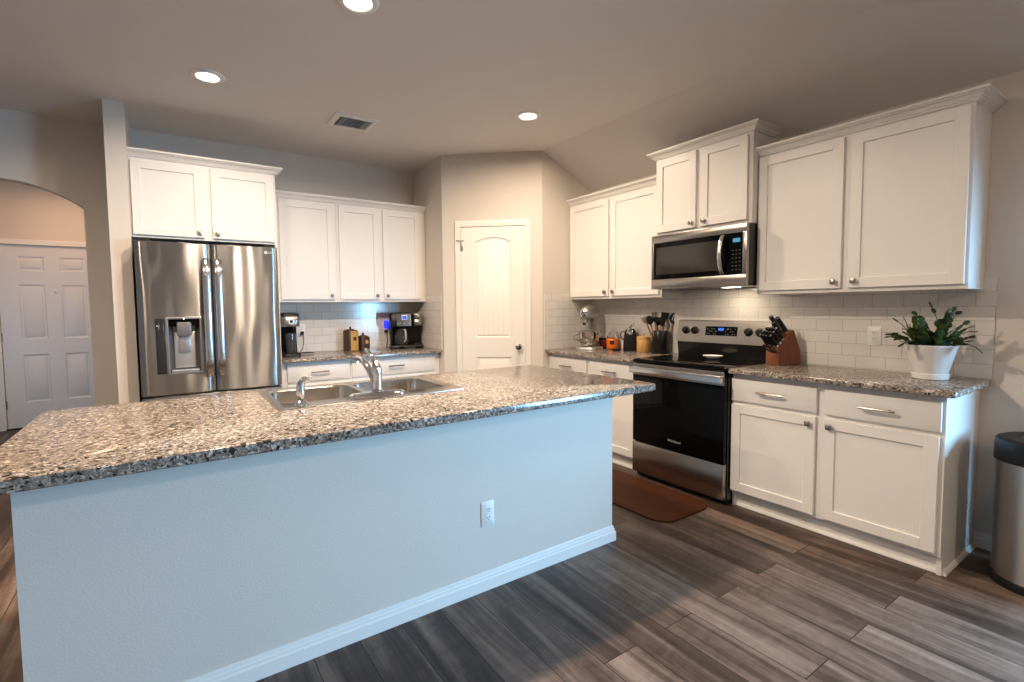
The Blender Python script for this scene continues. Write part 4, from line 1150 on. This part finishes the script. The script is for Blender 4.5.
# plant
PX, PY = -.195, -4.005
t = thing('potted_plant', 'christmas cactus in a white pot with saucer on the right counter', 'plant', (PX, PY, ZK), 0)
MB().lathe([(.064, .012), (.070, .022), (.107, .178), (.110, .182), (.107, .185), (.102, .180), (.066, .028), (.001, .026)], seg=40).build('pot', M['ceramic'], t, 50)
MB().lathe([(.068, 0), (.075, .004), (.079, .032), (.076, .034), (.071, .012), (.001, .010)], seg=40).build('saucer', M['ceramic'], t, 50)
MB().lathe([(.100, .164), (.06, .168), (.001, .169)], seg=30, cap0=False).build('soil', M['soil'], t)
fo = MB()
rnd = random.Random(5)
def leafseg(p, d, side, ln, wd):
    nrm = d.cross(side).normalized()
    half = [(0, .10), (.2, .38), (.42, .50), (.58, .40), (.70, .47), (.88, .34), (1.0, .12)]
    top = []; bot = []
    Lf = [p + d * (u * ln) + side * (w_ * wd) for u, w_ in half]; Rt = [p + d * (u * ln) - side * (w_ * wd) for u, w_ in half]
    Mid = [p + d * (u * ln) + nrm * .0022 for u, w_ in half]; Mdb = [p + d * (u * ln) - nrm * .0022 for u, w_ in half]
    V = lambda a: [fo.bm.verts.new(q) for q in a]
    l_, r_, m_, mb_ = V(Lf), V(Rt), V(Mid), V(Mdb)
    for i in range(len(half) - 1):
        fo.bm.faces.new((l_[i], m_[i], m_[i + 1], l_[i + 1])); fo.bm.faces.new((m_[i], r_[i], r_[i + 1], m_[i + 1]))
        fo.bm.faces.new((l_[i + 1], mb_[i + 1], mb_[i], l_[i])); fo.bm.faces.new((mb_[i + 1], r_[i + 1], r_[i], mb_[i]))
    return p + d * (ln * .97)
for q in range(60):
    az = rnd.uniform(0, 2 * math.pi)
    r0 = rnd.uniform(.01, .075)
    p = Vector((r0 * math.cos(az), r0 * math.sin(az), .165))
    el = rnd.uniform(34, 78) if q % 5 else rnd.uniform(66, 86)
    d = Vector((math.cos(az) * math.cos(R(el)), math.sin(az) * math.cos(R(el)), math.sin(R(el))))
    nseg = rnd.randint(3, 5) if q % 5 else rnd.randint(5, 7)
    for s in range(nseg):
        side = d.cross(Vector((0, 0, 1)))
        if side.length < .05: side = Vector((1, 0, 0))
        side = (Matrix.Rotation(rnd.uniform(-.9, .9), 3, d) @ side.normalized())
        e_ = p + d * .036
        if PX + e_.x > -.035: break
        if e_.z < .10 and math.hypot(e_.x, e_.y) > .13 and e_.z < .08: break
        p = leafseg(p, d, side, rnd.uniform(.030, .042), rnd.uniform(.026, .036))
        droop = rnd.uniform(.12, .42) * (1.15 - .4 * d.z) if q % 5 else rnd.uniform(.04, .22)
        d = (d + Vector((rnd.uniform(-.15, .15), rnd.uniform(-.15, .15), -droop))).normalized()
fo.build('foliage', M['leaf'], t, 25)

# ================================================================== TRASH CAN, MAT
t = thing('trash_can', 'tall stainless steel trash can with black lid at the right edge', 'trash can', (-.275, -4.512, 0), 0)
hx, hy = .175, .225
MB().loft([(-hx - .004, hx + .004, -hy - .004, hy + .004, .165, 0), (-hx - .004, hx + .004, -hy - .004, hy + .004, .165, .035), (-hx, hx, -hy, hy, .16, .042)], 12).build('base', M['black'], t, 50)
MB().loft([(-hx, hx, -hy, hy, .16, .040), (-hx, hx, -hy, hy, .16, .60)], 14).build('body', M['can_steel'], t, 50)
MB().loft([(-hx - .008, hx + .008, -hy - .008, hy + .008, .168, .585), (-hx - .008, hx + .008, -hy - .008, hy + .008, .168, .660), (-hx - .003, hx + .003, -hy - .003, hy + .003, .163, .682), (-hx + .02, hx - .02, -hy + .02, hy - .02, .145, .692), (-hx + .05, hx - .05, -hy + .05, hy - .05, .12, .684)], 14).build('lid', M['black'], t, 50)
MB().loft([(-.10, .10, -.14, .14, .09, .684), (-.10, .10, -.14, .14, .09, .692), (-.09, .09, -.13, .13, .085, .695)], 8).build('flap', M['can_steel'], t, 50)
b = MB()
b.loft([(-1.175, -.662, -3.065, -2.10, .12, .0005), (-1.175, -.662, -3.065, -2.10, .12, .010), (-1.155, -.682, -3.045, -2.12, .105, .017)], 10)
o = b.build('kitchen_mat', M['mat'], None, 50)
tag(o, 'brown rounded anti-fatigue mat on the floor in front of the range', 'mat')
